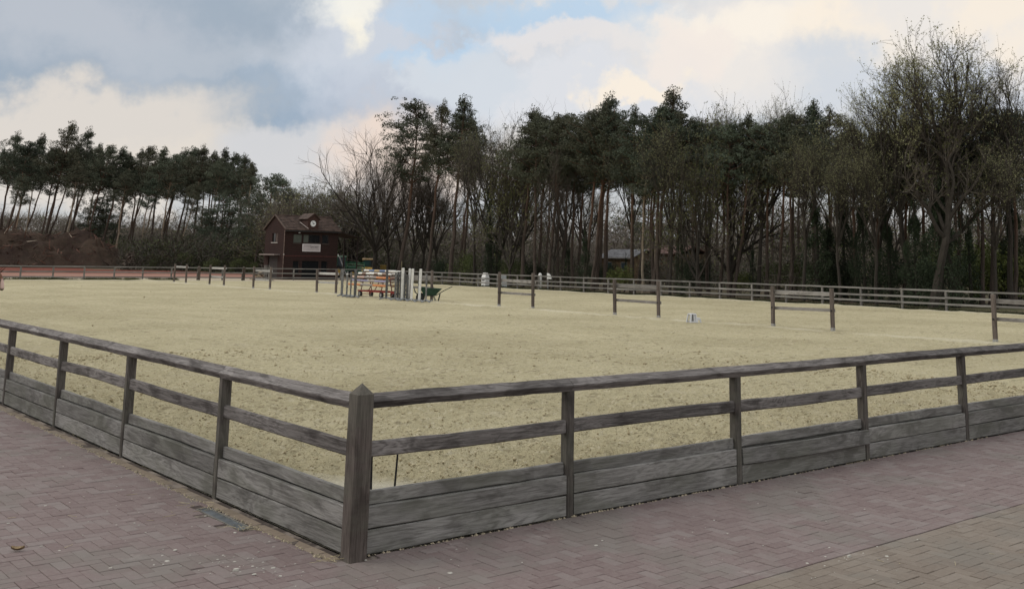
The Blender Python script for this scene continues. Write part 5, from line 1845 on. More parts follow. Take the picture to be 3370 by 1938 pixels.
def make_oak(name, seed, H=17.0, fork=0.3, spread=0.5, levels=4, leaf=None, leafn=2, twigm=None, kids_=(7, 5, 5, 6), ivy=0, upright=0.5, leafsize=0.15, trunk_r=0.26, multi=False, t0=0.45, climb=0.03, lead=0.62, limb=(0.5, 0.68)):
    """bare or budding deciduous tree: trunk and limbs, fine twigs, and leaf flecks"""
    r = random.Random(seed); rg = np.random.default_rng(seed)
    tr = MB(); tw, lf = [], []

    def grow(p, d, L, rad, lev):
        n = 5 if lev < 2 else 3
        pts = wiggle(p, d, L, n, r, 0.10 + 0.05 * lev, climb + 0.02 * lev)
        end = rad * (0.55 if lev < 2 else 0.35)
        if lev < 3:
            tr.tube(pts, [rad + (end - rad) * k / n for k in range(n + 1)], (7, 5, 4)[lev], 0, cap=False)
        else:
            tw.append((pts, rad))
        if lev >= levels:
            for q in range(leafn):
                f = r.random(); f = 1 - f * f * 0.9
                i = min(n - 1, int(f * n)); lf.append(np.array(pts[i].lerp(pts[i + 1], f * n - i)) + rg.normal(0, 0.045, 3))
            return
        m = kids_[min(lev, len(kids_) - 1)]
        for k in range(m):
            t = r.uniform(0.35, 1.0) if lev else r.uniform(t0, 1.0)
            f = t * n; i = min(n - 1, int(f)); q = pts[i].lerp(pts[i + 1], f - i)
            dd = (pts[i + 1] - pts[i]).normalized()
            a = r.uniform(0, 6.283)
            o = dd.orthogonal().normalized(); o = Matrix.Rotation(a, 3, dd) @ o
            ang = r.uniform(0.35, 0.95) if lev else r.uniform(0.35, 0.85) * (0.6 + spread)
            nd = dd * math.cos(ang) + o * math.sin(ang) + Vector((0, 0, upright * (0.25 if lev else 0.1)))
            grow(q, nd, L * r.uniform(0.48, 0.72) if lev else (H - L * t) * r.uniform(*limb), rad * (0.62 if lev == 0 else 0.5) * (1.1 - 0.4 * t), lev + 1)
        # leader
        if lev < 2:
            grow(pts[-1], pts[-1] - pts[-2], L * (0.7 if lead > 0.5 else 0.45) if lev else (H - L) * lead, end, lev + 1)

    grow((0, 0, -0.1), (0, 0, 1), H * fork + 0.1, trunk_r, 0)
    # twigs become thin three-sided spikes
    V, F = [], []
    for pts, rad in tw:
        b = len(V)
        w = max(0.011, rad)
        dv = (pts[-1] - pts[0]).normalized(); a = dv.orthogonal().normalized(); c = dv.cross(a)
        for i, p in enumerate(pts[:-1]):
            s = w * (1 - 0.75 * i / len(pts))
            V += [p + a * s, p - a * s * .5 + c * s * .87, p - a * s * .5 - c * s * .87]
        V.append(pts[-1])
        m = len(pts) - 1
        for i in range(m - 1):
            for k in range(3):
                q = (k + 1) % 3
                F.append((b + 3 * i + k, b + 3 * i + q, b + 3 * i + 3 + q)); F.append((b + 3 * i + k, b + 3 * i + 3 + q, b + 3 * i + 3 + k))
        for k in range(3):
            F.append((b + 3 * (m - 1) + k, b + 3 * (m - 1) + (k + 1) % 3, b + 3 * m))
    sets = [('twigs', np.array([tuple(v) for v in V]), np.array(F), twigm or BARETWIG)]
    zmax = max(v[2] for v in V)
    if leaf:
        LV, LF = leaf_tris(np.array(lf), leafsize, rg)
        sets.append(('leaves', LV, LF, leaf))
    if ivy:
        m = ivy
        z = rg.uniform(0, H * fork * 1.5, m); a = rg.uniform(0, 6.28, m); q = trunk_r * (1.3 + 1.2 * rg.random(m)) * (0.7 + 0.5 * np.sin(z * 1.9) ** 2)
        IV, IF = leaf_tris(np.stack([q * np.cos(a), q * np.sin(a), z], 1), 0.16, rg)
        sets.append(('ivy', IV, IF, IVY))
    return finish_tree(name, tr, BARKD, sets, zmax)


def make_bush(name, seed, Hh, wid, leafm, nt=900, nl=2600, leaf=0.13, dome=True):
    r = random.Random(seed); rg = np.random.default_rng(seed)
    st = MB()
    for k in range(7):
        a = r.uniform(0, 6.28)
        st.tube(wiggle((0.15 * math.cos(a), 0.15 * math.sin(a), -0.1), (0.5 * math.cos(a), 0.5 * math.sin(a), 1), Hh * r.uniform(0.5, 0.9), 4, r, 0.12), [0.04, 0.035, 0.028, 0.018, 0.008], 4, 0, cap=False)
    c = []
    lobes = [(np.array([r.uniform(-.6, .6) * wid, r.uniform(-.6, .6) * wid, r.uniform(0.25, 0.85) * Hh]), r.uniform(0.28, 0.5)) for _ in range(16)]
    for ce, s in lobes:
        u = rg.normal(size=(nl // 16, 3)); u /= np.linalg.norm(u, axis=1)[:, None]; u *= rg.uniform(0.1, 1, (nl // 16, 1)) ** 0.4
        c.append(ce + u * np.array([wid, wid, Hh * 0.7]) * s)
    c = np.concatenate(c); c = c[c[:, 2] > 0]
    LV, LF = leaf_tris(c, leaf, rg)
    return finish_tree(name, st, BARKD, [('foliage', LV, LF, leafm)], Hh)


def ivy_column(name, seed, Hh, wid, n):
    rg = np.random.default_rng(seed)
    tr = MB().tube([(0, 0, -0.1), (0.1, 0, Hh * .5), (0.0, 0.1, Hh * 1.05)], [0.24, 0.2, 0.12], 7)
    z = Hh * rg.random(n) ** 0.9
    prof = wid * (0.55 + 0.35 * np.sin(z * 1.7 + seed) ** 2 + 0.25 * np.sin(z * 0.7)) * (1.08 - (z / Hh) ** 3)
    a = rg.uniform(0, 6.28, n); q = prof * rg.uniform(0.35, 1.0, n) ** 0.5
    P = np.stack([q * np.cos(a), q * np.sin(a), z], 1)
    k = np.sin(P[:, 0] * 4.1 + 1.3 * P[:, 2]) + np.sin(P[:, 1] * 3.7 - 1.1 * P[:, 2]) + np.sin(P[:, 2] * 3.3) + rg.normal(0, 0.5, n) > -0.7
    V, F = leaf_tris(P[k] + rg.normal(0, 0.12, (int(k.sum()), 3)), 0.15, rg)
    return finish_tree(name, tr, BARKD, [('ivy', V, F, IVY)], Hh)


T = {}
T['pa'] = pine_variant('pine_a', seed=101, cb=0.60, cw=3.2, shape='round')
T['pb'] = pine_variant('pine_b', seed=102, cb=0.56, cw=2.8, shape='flat', side=0.25)
T['pc'] = pine_variant('pine_c', seed=103, cb=0.58, cw=2.5, shape='point')
T['pd'] = pine_variant('pine_d', seed=104, cb=0.56, cw=3.0, shape='round', side=-0.25)
T['pe'] = pine_variant('pine_e', seed=105, cb=0.66, cw=2.9, shape='flat')
T['pf'] = pine_variant('pine_f', seed=106, cb=0.70, cw=2.3, shape='round', dead=6)
T['pg'] = pine_variant('pine_g', seed=111, cb=0.60, cw=2.3, shape='point')
T['ph'] = pine_variant('pine_h', seed=112, cb=0.57, cw=2.9, shape='point', side=0.3)
T['pp'] = pine_variant('pine_p', palebark=True, seed=107, cb=0.66, cw=2.4, shape='round', dead=5)
T['pq'] = pine_variant('pine_q', palebark=True, seed=108, cb=0.8, cw=1.2, shape='point', dead=8, dens=0.8)
T['pl'] = pine_variant('pine_l', seed=109, H=11, cb=0.30, cw=3.0, shape='flat', side=0.2)
T['ob'] = make_oak('bare_oak', 201, H=15, fork=0.28, spread=0.55, leaf=None, kids_=(8, 6, 5, 5), upright=0.35, trunk_r=0.33)
T['oc'] = make_oak('bare_tree', 202, H=17, fork=0.42, spread=0.35, leaf=None, kids_=(7, 5, 5, 5), upright=0.8)
T['ol'] = make_oak('leafing_oak', 203, H=17, fork=0.5, spread=0.3, t0=0.74, climb=0.06, lead=0.42, limb=(0.56, 0.72), leaf=BUD, twigm=DKTWIG, leafn=8, kids_=(8, 6, 5, 6), upright=0.75, trunk_r=0.3, leafsize=0.10)
T['om'] = make_oak('leafing_tree', 204, H=17, fork=0.5, spread=0.3, t0=0.72, climb=0.06, lead=0.42, limb=(0.55, 0.7), leaf=BUD, twigm=DKTWIG, leafn=6, kids_=(7, 6, 5, 5), upright=0.8, leafsize=0.09)
T['og'] = make_oak('greening_tree', 205, H=11, fork=0.22, spread=0.6, leaf=BUDG, leafn=4, kids_=(8, 6, 5, 5), upright=0.5, leafsize=0.17)
T['oi'] = make_oak('ivied_oak', 206, H=17, fork=0.5, spread=0.35, leaf=BUDG, leafn=1, kids_=(6, 5, 5, 5), upright=0.8, ivy=2600, leafsize=0.14)
T['os'] = make_oak('small_bare', 207, H=9, fork=0.25, spread=0.5, leaf=BUD, leafn=1, kids_=(7, 5, 5, 5), upright=0.6, trunk_r=0.15)
T['ic'] = ivy_column('ivy_column', 301, 8.0, 1.3, 7000)
T['ib'] = ivy_column('ivy_mass', 302, 8.0, 2.2, 15000)
T['bo'] = make_bush('olive_bush', 401, 3.2, 2.2, OLIVE)
T['bd'] = make_bush('dark_bush', 402, 3.4, 2.2, DKGRN, nl=3200)
T['bg'] = make_bush('fresh_bush', 403, 2.6, 1.9, BRGRN, nl=2600)

LAND = [(40, 'the low left end of the earth mound'), (150, 'the middle of the earth mound'), (270, 'the hump of the earth mound'), (350, 'the sloping end of the earth mound'), (424, 'the pale brush heap'),
        (520, 'the farthest rail hurdle'), (653, 'the thicker gate post'), (735, 'the hurdle between the gate posts'), (801, 'the second gate post'), (872, 'the gable of the brick tower'), (960, 'the tower windows'),
        (1027, 'the clock'), (1095, 'the right end of the tower roof'), (1135, 'the green tractor'), (1215, 'the yellow loader'), (1263, 'the ochre bin'), (1320, 'the white jump stands'), (1400, 'the wheelbarrow'),
        (1500, 'the gap right of the wheelbarrow'), (1598, 'the white boxy jump filler'), (1660, 'the grey sheet'), (1700, 'the hurdle beyond the wheelbarrow'), (1778, 'the small white drum'), (1808, 'the quarter-round filler'),
        (1900, 'the fence left of the cabin'), (1985, 'the grey-roofed cabin'), (2090, 'the hurdle left of the mounting block'), (2170, 'the post beside the mounting block'), (2281, 'the white mounting block'),
        (2400, 'the sand right of the mounting block'), (2542, 'the left post of the second nearest hurdle'), (2640, 'the second nearest hurdle'), (2737, 'the right post of the second nearest hurdle'),
        (2900, 'the gap between the two nearest hurdles'), (3080, 'the fence just before the nearest hurdle'), (3266, 'the nearest rail hurdle')]
PLACED = []


def plant(key, u, dep, topv, du=0.0, name='pine_tree', what='pine', cat='tree', group='trees', wide=1.0, rz=None, vbase=None, base_z=-0.06, H=None):
    """put a tree with its foot seen in column u at distance dep, so tall that its top reaches row topv, leaning du columns"""
    var = T[key]
    v = 900.0
    for _ in range(4):
        g = at_depth(u, v, dep)
        v = proj((g[0], g[1], base_z))[1]
    R = math.hypot(g[0] - 5, g[1] - 15)
    hh = min(1, max(0, (R - 150) / 70)); gz = base_z + hh * hh * (3 - 2 * hh) * 6.0
    g = at_depth(u, v, dep)
    top = at_depth(u + du, topv, dep)
    if H is None:
        H = top[2] - gz
    lat = (top - g) @ RGT
    tilt = math.atan2(lat, H)
    s = math.hypot(H, lat) / var['H']
    r = random.Random(int(u * 7 + dep * 13))
    root = empty(name, (g[0], g[1], gz))
    ax = Vector(-_fw); ax.z = 0; ax.normalize()
    q = Matrix.Rotation(-tilt, 3, ax)
    ang = r.uniform(0, 6.283) if rz is None else rz
    root.rotation_euler = (q @ Matrix.Rotation(ang, 3, 'Z')).to_euler()
    w = s * wide
    root.scale = (w, w, s)
    for nm, me in var['parts']:
        obj(nm, me, root)
    PLACED.append([root, u, dep, H, tilt, what, cat, group, key])
    return root


def label_trees():
    seen = {}
    for e in PLACED:
        root, u, dep, H, tilt, what, cat, group, key = e
        x, lm = min(((abs(u - a), (a, b)) for a, b in LAND))[1]
        rel = 'above' if abs(u - x) < 14 else ('left of' if u < x else 'right of')
        size = ('tall ' if H > 16 else 'middling ' if H > 10.5 else 'low ') if cat == 'tree' else ''
        lean = ' leaning right' if tilt > 0.13 else ' leaning left' if tilt < -0.06 else ''
        e.append([size, what, lean, rel, lm])
        seen.setdefault((size, what, lean, rel, lm), []).append(e)
    for k, es in seen.items():
        size, what, lean, rel, lm = k
        es.sort(key=lambda e: e[2])
        n = len(es)
        for i, e in enumerate(es):
            root = e[0]
            extra = ''
            if n > 1:
                extra = {2: ('nearer ', 'farther '), 3: ('nearest ', 'middle ', 'farthest ')}.get(n, ('nearest ', 'second nearest ', 'third nearest ', 'fourth nearest ', 'fifth nearest ', 'sixth nearest ', 'seventh nearest '))[i]
            lab = f'{extra}{size}{what}{lean} {rel} {lm}'
            if len(lab.split()) > 16:
                lab = f'{extra}{size}{what} {rel} {lm}'
            tag(root, lab, e[6], e[7])


PG, LG, BG = 'pines of the left stand', 'pines of the right stand', 'bare and budding trees of the wood'
# left stand of pines, leaning towards the right
r = random.Random(21)
front = [(15, 420), (60, 452), (110, 427), (152, 466), (205, 388), (256, 405), (300, 468), (340, 463), (372, 468), (405, 496), (440, 478), (476, 467), (520, 470), (557, 496), (586, 478), (613, 470), (646, 466), (680, 490), (713, 472), (752, 490), (786, 497)]
kinds = ['ph', 'pe', 'pg', 'pa', 'pc', 'ph', 'pf', 'pa', 'pg', 'pf', 'ph', 'pa', 'pg', 'pe', 'pc', 'pa', 'ph', 'pf', 'pg', 'pa', 'ph']
for (tx, ty), k in zip(front, kinds):
    lean = 85 * (1 - tx / 1500) * r.uniform(0.25, 1.5)
    plant(k, tx - lean, r.uniform(150, 166), ty, lean, what='dark pine', group=PG, wide=r.uniform(0.85, 1.15))
for i in range(20):                                             # the trees behind them
    tx = -30 + 43 * i + r.uniform(-12, 12)
    ty = np.interp(tx, [0, 100, 200, 300, 400, 600, 760, 850], [470, 475, 450, 500, 510, 505, 520, 560]) + r.uniform(-5, 30)
    lean = 70 * r.uniform(0.0, 1.5)
    plant(r.choice(['pe', 'pf', 'pf', 'pp']), tx - lean, r.uniform(168, 182), ty, lean, what='slim rear-row pine', group=PG)
# the paler bare stems at the front of that stand
for u, tx, ty, k in ((377, 400, 545, 'pp'), (455, 482, 575, 'pp'), (560, 640, 590, 'pp'), (682, 712, 505, 'pp'), (797, 803, 520, 'pq'), (25, 50, 560, 'pp'), (205, 225, 520, 'pp'), (520, 545, 520, 'pp')):
    plant(k, u, 143 + r.uniform(0, 4), ty, tx - u, what='pale-stemmed pine', group=PG)
# low spreading pines between the stand and the tower
for u, ty, d, w in ((868, 573, 125, 1.0), (905, 578, 130, 0.9), (838, 640, 122, 1.0), (930, 625, 118, 0.9), (715, 640, 140, 1.2), (770, 655, 140, 1.1), (660, 690, 146, 1.1), (330, 640, 172, 1.1), (290, 650, 172, 1.0)):
    plant('pl', u, d, ty, 10, what='low spreading pine', group=PG, wide=w)

# small bare and greening trees behind the tower
for u, ty, d, k, nm in ((955, 605, 112, 'os', 'small pale budding tree'), (985, 590, 118, 'os', 'small pale budding tree'), (1035, 580, 116, 'os', 'small pale budding tree'), (925, 640, 110, 'os', 'small pale budding tree'),
                        (1080, 575, 116, 'og', 'yellow-green leafing tree'), (1150, 600, 116, 'og', 'yellow-green leafing tree'), (1010, 640, 112, 'og', 'yellow-green leafing tree')):
    plant(k, u, d, ty, 0, 'leafing_tree', nm, group=BG, wide=1.15)
# the big bare oak
plant('ob', 1236, 101, 395, -20, 'bare_oak', 'broad crooked bare oak', group=BG, wide=1.0)
for u, tx, ty, d in ((1278, 1270, 440, 104), (1297, 1330, 400, 108), (1348, 1360, 420, 100), (1383, 1390, 430, 103), (1445, 1455, 450, 103), (1180, 1165, 500, 116)):
    plant('oc', u, d, ty, tx - u, 'bare_tree', 'slim bare tree', group=BG, wide=0.8)
# the right-hand pines: foot column, top column, top row, depth, kind, width
right = [(1307, 1349, 306, 97, 'pb', 1.15), (1405, 1443, 308, 93, 'ph', 0.95), (1481, 1513, 292, 91, 'pc', 1.15), (1517, 1530, 360, 94, 'pa', 0.95), (1716, 1752, 330, 82, 'ph', 1.0), (1757, 1765, 345, 80, 'pd', 1.0),
         (1772, 1790, 360, 84, 'pe', 1.0), (1800, 1828, 350, 79, 'pa', 1.0), (1835, 1838, 375, 83, 'pf', 1.0), (1848, 1875, 352, 85, 'pe', 1.0), (1882, 1910, 385, 80, 'pd', 1.0), (1905, 1935, 390, 84, 'pa', 1.0),
         (1921, 1955, 345, 76, 'pe', 1.0), (1949, 1985, 310, 75, 'pd', 1.0), (1962, 2010, 283, 78, 'ph', 1.05), (1993, 2030, 335, 76, 'pb', 1.05), (2083, 2095, 330, 71, 'pd', 1.1), (2148, 2165, 355, 72, 'pf', 1.0),
         (2150, 2219, 260, 70, 'pc', 1.2), (2166, 2190, 320, 69, 'pa', 1.0), (2222, 2240, 345, 72, 'pe', 1.0), (2303, 2301, 380, 69, 'pe', 1.0), (2330, 2332, 370, 72, 'pb', 1.0), (2372, 2376, 395, 70, 'pf', 1.0),
         (2400, 2425, 385, 66, 'pe', 1.0), (2414, 2480, 360, 66, 'pf', 1.0), (2524, 2548, 380, 66, 'pa', 1.0), (2558, 2590, 370, 65, 'pe', 1.0), (2605, 2612, 335, 64, 'ph', 1.0), (2622, 2640, 350, 67, 'pb', 1.0),
         (2690, 2700, 302, 64, 'pg', 1.05), (2740, 2765, 330, 65, 'pd', 1.0), (2820, 2835, 390, 62, 'pa', 1.1), (2900, 2920, 410, 62, 'pb', 1.1), (2975, 2990, 400, 60, 'pd', 1.1), (3060, 3075, 385, 60, 'pe', 1.2),
         (3150, 3160, 370, 60, 'pa', 1.2), (3231, 3250, 330, 58, 'pe', 1.1), (3262, 3290, 335, 59, 'pd', 1.1), (3340, 3350, 330, 58, 'pa', 1.1), (3400, 3390, 340, 58, 'pb', 1.1)]
for u, tx, ty, d, k, w in right:
    plant(k, u, d, ty, tx - u, what='tall dark pine' if k not in ('pf',) else 'thin-crowned pine', group=LG, wide=w)
plant('pp', 2117, 68, 470, 16, what='straight pale-stemmed pine', group=LG)
plant('pp', 2150, 74, 430, 30, what='straight pale-stemmed pine', group=LG)
for i in range(27):                                             # rear rows of the same wood
    u = (1400 + 130 * i if i < 5 else 1950 + 66 * (i - 5)) + r.uniform(-22, 22)
    d = np.interp(u, [1300, 2000, 2700, 3400], [112, 96, 82, 74]) + r.uniform(0, 12)
    ty = np.interp(u, [1300, 1500, 1750, 2000, 2300, 2700, 3000, 3400], [440, 400, 385, 370, 390, 380, 410, 380]) + r.uniform(0, 70)
    k = r.choice(['pe', 'pf', 'oc']) if u < 1950 else r.choice(['pa', 'pb', 'pd', 'pe', 'pf', 'oc'])
    if k == 'oc':
        plant(k, u, d, ty - 20, r.uniform(-15, 30), 'bare_tree', 'bare rear-row tree', group=BG, wide=0.85)
    else:
        plant(k, u, d, ty, r.uniform(0, 45), what='slim rear-row pine', group=LG)
# broadleaved trees among and above the pines
for u, tx, ty, d, k, w, nm, wh in ((1612, 1600, 325, 86, 'oi', 0.85, 'ivied_tree', 'ivy-stemmed budding tree'), (1630, 1660, 318, 88, 'oi', 0.85, 'ivied_tree', 'ivy-stemmed budding tree'),
                                   (1740, 1745, 278, 92, 'oc', 0.9, 'bare_tree', 'bare overtopping tree'), (1850, 1860, 290, 92, 'oc', 0.9, 'bare_tree', 'bare overtopping tree'), (1700, 1690, 330, 95, 'oc', 0.8, 'bare_tree', 'bare overtopping tree'),
                                   (2330, 2345, 268, 76, 'om', 0.8, 'leafing_tree', 'pale-flecked budding tree'), (2400, 2385, 320, 70, 'og', 0.75, 'leafing_tree', 'yellow-green leafing tree'),
                                   (2492, 2545, 238, 66, 'om', 0.85, 'leafing_oak', 'tall forked budding tree'), (2940, 2890, 240, 60, 'om', 0.9, 'leafing_oak', 'spreading budding tree'),
                                   (3010, 3020, 140, 58, 'ol', 0.85, 'leafing_oak', 'large budding oak'), (3150, 3200, 18, 56, 'ol', 0.95, 'leafing_oak', 'largest budding oak'), (3330, 3310, 90, 57, 'om', 0.9, 'leafing_oak', 'tall budding oak'),
                                   (2870, 2960, 300, 64, 'om', 0.8, 'leafing_tree', 'pale-flecked budding tree')):
    plant(k, u, d, ty, tx - u, nm, wh, group=BG, wide=w)
for u, tx, ty, d, k, w in ((2205, 2215, 330, 65, 'om', 0.7), (2300, 2310, 430, 64, 'og', 0.6), (2645, 2650, 380, 60, 'om', 0.8), (2765, 2770, 420, 58, 'om', 0.8), (2885, 2880, 430, 57, 'om', 0.9), (2075, 2080, 380, 72, 'om', 0.65), (1820, 1825, 420, 78, 'oc', 0.7), (1560, 1570, 360, 87, 'om', 0.75), (1680, 1690, 430, 83, 'og', 0.6), (3280, 3270, 420, 55, 'om', 0.9)):
    plant(k, u, d, ty, tx - u, 'leafing_tree', 'slender budding tree', group=BG, wide=w)
# the thick dark trunk leaning hard to the right near the picture's right side
lt = make_oak('leaning_oak', 211, H=13, fork=0.62, spread=0.45, leaf=BUDG, leafn=2, kids_=(6, 5, 5, 5), upright=0.6, ivy=1500, trunk_r=0.36)
T['lo'] = lt
plant('lo', 3070, 55, 400, 260, 'leaning_oak', 'thick dark oak trunk', group=BG, wide=1.0)
# ivy-wrapped stems and bushes along the wood's edge
for u, ty, d, k, w in ((2243, 690, 69, 'ic', 0.55), (2690, 620, 62, 'ic', 0.85), (2730, 720, 63, 'ic', 0.9), (3105, 590, 56, 'ib', 0.6), (3020, 660, 57, 'ib', 0.5), (2850, 620, 60, 'ib', 0.45), (2930, 700, 59, 'ib', 0.5), (1925, 760, 76, 'ic', 0.8), (1870, 800, 82, 'ic', 0.8), (2480, 800, 67, 'ic', 0.5),
                       (1605, 720, 86, 'ic', 0.45), (1632, 740, 87, 'ic', 0.45), (3200, 720, 58, 'ic', 0.7), (2780, 600, 64, 'ib', 0.5), (3350, 640, 60, 'ib', 0.6), (2060, 835, 92, 'ic', 0.35)):
    plant(k, u, d, ty, 0, 'ivy_tree', 'ivy-wrapped dark stem' if k == 'ic' else 'broad ivy-covered trunk', group='ivy growth along the wood edge', wide=w)
for u, ty, d, k, w in ((2045, 878, 70, 'bg', 0.8), (2003, 862, 88, 'bd', 0.8), (1962, 864, 88, 'bd', 0.8), (2135, 862, 86, 'bd', 0.8), (2440, 895, 72, 'bg', 1.0), (2735, 900, 66, 'bg', 1.0), (3180, 800, 63, 'bg', 1.1), (3290, 800, 62, 'bg', 1.1), (3345, 840, 60, 'bg', 1.0), (1170, 790, 122, 'bo', 1.1), (1130, 790, 124, 'bo', 1.1),
                       (1230, 820, 124, 'bo', 1.0), (1310, 850, 112, 'bd', 1.0), (1450, 850, 95, 'bd', 1.0), (1540, 830, 92, 'bo', 1.0), (1690, 850, 86, 'bo', 1.0), (1760, 860, 84, 'bd', 1.0), (2300, 850, 74, 'bd', 1.0), (2560, 860, 70, 'bo', 1.0), (2650, 850, 66, 'bo', 1.0), (2790, 850, 64, 'bd', 1.1), (2960, 840, 62, 'bd', 1.1), (3060, 860, 60, 'bd', 1.0),
                       (500, 800, 140, 'bo', 1.3), (560, 790, 138, 'bo', 1.3), (620, 780, 140, 'bo', 1.3), (680, 800, 134, 'bo', 1.3), (740, 780, 136, 'bd', 1.3), (800, 790, 130, 'bo', 1.3), (850, 800, 124, 'bo', 1.3), (455, 790, 142, 'bd', 1.3), (600, 830, 126, 'bo', 1.2), (520, 840, 126, 'bo', 1.2), (700, 850, 120, 'bo', 1.2), (780, 850, 118, 'bo', 1.0), (835, 860, 112, 'bo', 1.0), (400, 790, 148, 'bo', 1.3), (330, 790, 156, 'bo', 1.3)):
    plant(k, u, d, ty, 0, 'shrub', {'bo': 'olive brown shrub', 'bd': 'dark evergreen shrub', 'bg': 'fresh green shrub'}[k], 'shrub', 'shrubs at the foot of the wood', wide=w)
label_trees()


# ---- the thicket and the far wood, which read as masses
def thicket(name, label, samp, n, nl, hfun, mats, seed, tw=(0.02, 0.05), tl=(0.8, 2.8), leaf=0.22):
    rg = np.random.default_rng(seed)
    P = samp(rg, n)
    n = len(P)
    top = hfun(P, rg)
    P[:, 2] += top * rg.random(n) ** 1.15 * 0.9
    d = rg.normal(size=(n, 3)) * np.array([0.75, 0.75, 0.5]); d[:, 2] += 0.75
    d /= np.linalg.norm(d, axis=1)[:, None]
    L = rg.uniform(*tl, n)[:, None]
    wv = np.cross(d, rg.normal(size=(n, 3))); wv /= np.linalg.norm(wv, axis=1)[:, None]
    wv *= rg.uniform(*tw, n)[:, None]
    V = np.stack([P - wv, P + wv, P + d * L], 1).reshape(-1, 3)
    Q = samp(rg, nl)
    Q[:, 2] += hfun(Q, rg) * rg.random(len(Q)) * 0.95
    k = vnoise(Q[:, 0] * 0.35 + Q[:, 2] * 0.3, Q[:, 1] * 0.35, seed) > -0.35
    Q = Q[k]
    LV, LF = leaf_tris(Q, leaf, rg)
    VV = np.concatenate([V, LV]); FF = np.concatenate([np.arange(3 * n).reshape(-1, 3), LF + 3 * n])
    sp = vnoise(Q[:, 0] * 0.12, Q[:, 1] * 0.12, seed + 3) + rg.normal(0, 0.3, len(Q))
    mi = np.concatenate([np.zeros(n, int), np.where(sp > 0.25, 2, 1)])
    tag(obj(name, np_mesh(name, VV, FF, mats, mi)), label, 'thicket', kind='stuff')


def hill_z(P):
    R = np.hypot(P[:, 0] - 5, P[:, 1] - 15)
    h = np.clip((R - 150) / 70, 0, 1)
    return -0.1 + h * h * (3 - 2 * h) * 7.5


def polar(u0, u1, d0, d1):
    def f(rg, n):
        u = rg.uniform(u0, u1, n); d = rg.uniform(d0, d1, n)
        P = np.array([CAM + _fw * dd + RGT * (uu - PCX) / FPX * dd for uu, dd in zip(u, d)])
        P[:, 2] = hill_z(P)
        return P
    return f


def band(us, hs, wob=0.35):
    def f(P, rg):
        d = P - CAM
        w = d @ _fw
        u = PCX + FPX * (d @ RGT) / w
        return np.interp(u, us, hs) * (0.75 + wob * (vnoise(P[:, 0] / 3.5, P[:, 1] / 3.5, 41) + 0.6 * vnoise(P[:, 0] / 1.3, P[:, 1] / 1.3, 42)))
    return f


thicket('left_thicket', 'dense olive brown thicket under and behind the left pines', lambda rg, n: np.concatenate([polar(-120, 1020, 150, 178)(rg, n // 2), polar(440, 1020, 128, 150)(rg, n - n // 2)]), 26000, 30000, band([-100, 100, 330, 420, 600, 800, 900, 1000], [2.2, 2.4, 3.4, 4.2, 5.0, 5.5, 5.5, 5.0]), [TWIGB, OLIVE, DKGRN], 51, (0.02, 0.045), (0.6, 2.0), 0.2)
def open_wood(rg, n):
    P = np.concatenate([polar(1080, 1900, 112, 132)(rg, n // 2), polar(1800, 2500, 82, 106)(rg, n // 4), polar(2500, 3500, 64, 92)(rg, n - n // 2 - n // 4)])
    d = P - CAM
    w = d @ _fw
    u = PCX + FPX * (d @ RGT) / w
    hide = ((u > 1935) & (u < 2120) & (w < 113)) | ((u > 1080) & (u < 1300) & (w < 118))
    P[hide, 2] -= 40                                            # kept clear in front of the cabin and the machines
    return P[P[:, 2] > -20]


thicket('right_thicket', 'brown thicket low between the trunks of the right wood', open_wood, 20000, 22000,
        band([1000, 1400, 1900, 2400, 2500, 2900, 3500], [4.5, 4.0, 3.2, 3.0, 4.5, 6.5, 6.5]), [TWIGB, OLIVE, DKGRN], 52, (0.012, 0.03), (0.6, 1.8), 0.14)
FARTW = foliage('far_twigs', (0.21, 0.178, 0.147), 0.35)
FAROL = foliage('far_leaves', (0.135, 0.15, 0.062), 0.4)
thicket('far_wood', 'far brown wood closing the view behind the trunks', lambda rg, n: np.concatenate([polar(900, 3500, 128, 190)(rg, n // 2), polar(-150, 1000, 178, 215)(rg, n // 4), polar(900, 3500, 116, 150)(rg, n - n // 2 - n // 4)]), 95000, 60000,
        band([-100, 400, 900, 1300, 1700, 2100, 2600, 3400], [2.6, 4.0, 7.0, 8.0, 9.5, 9.5, 10.0, 11.0]), [FARTW, FAROL, FAROL], 53, (0.02, 0.055), (1.0, 3.2), 0.26)
for i in range(22):
    u = -40 + 165 * i + r.uniform(-50, 50)
    if u < 880:
        continue
    plant(r.choice(['oc', 'os', 'om', 'pl']), u, r.uniform(125, 150), np.interp(u, [900, 1300, 2000, 3400], [660, 640, 620, 560]) + r.uniform(-25, 30), r.uniform(-10, 20), 'background_tree', 'far background tree', group='far trees of the wood')
PL2 = PLACED[:]
PLACED[:] = [e for e in PLACED if len(e) < 10]
label_trees()


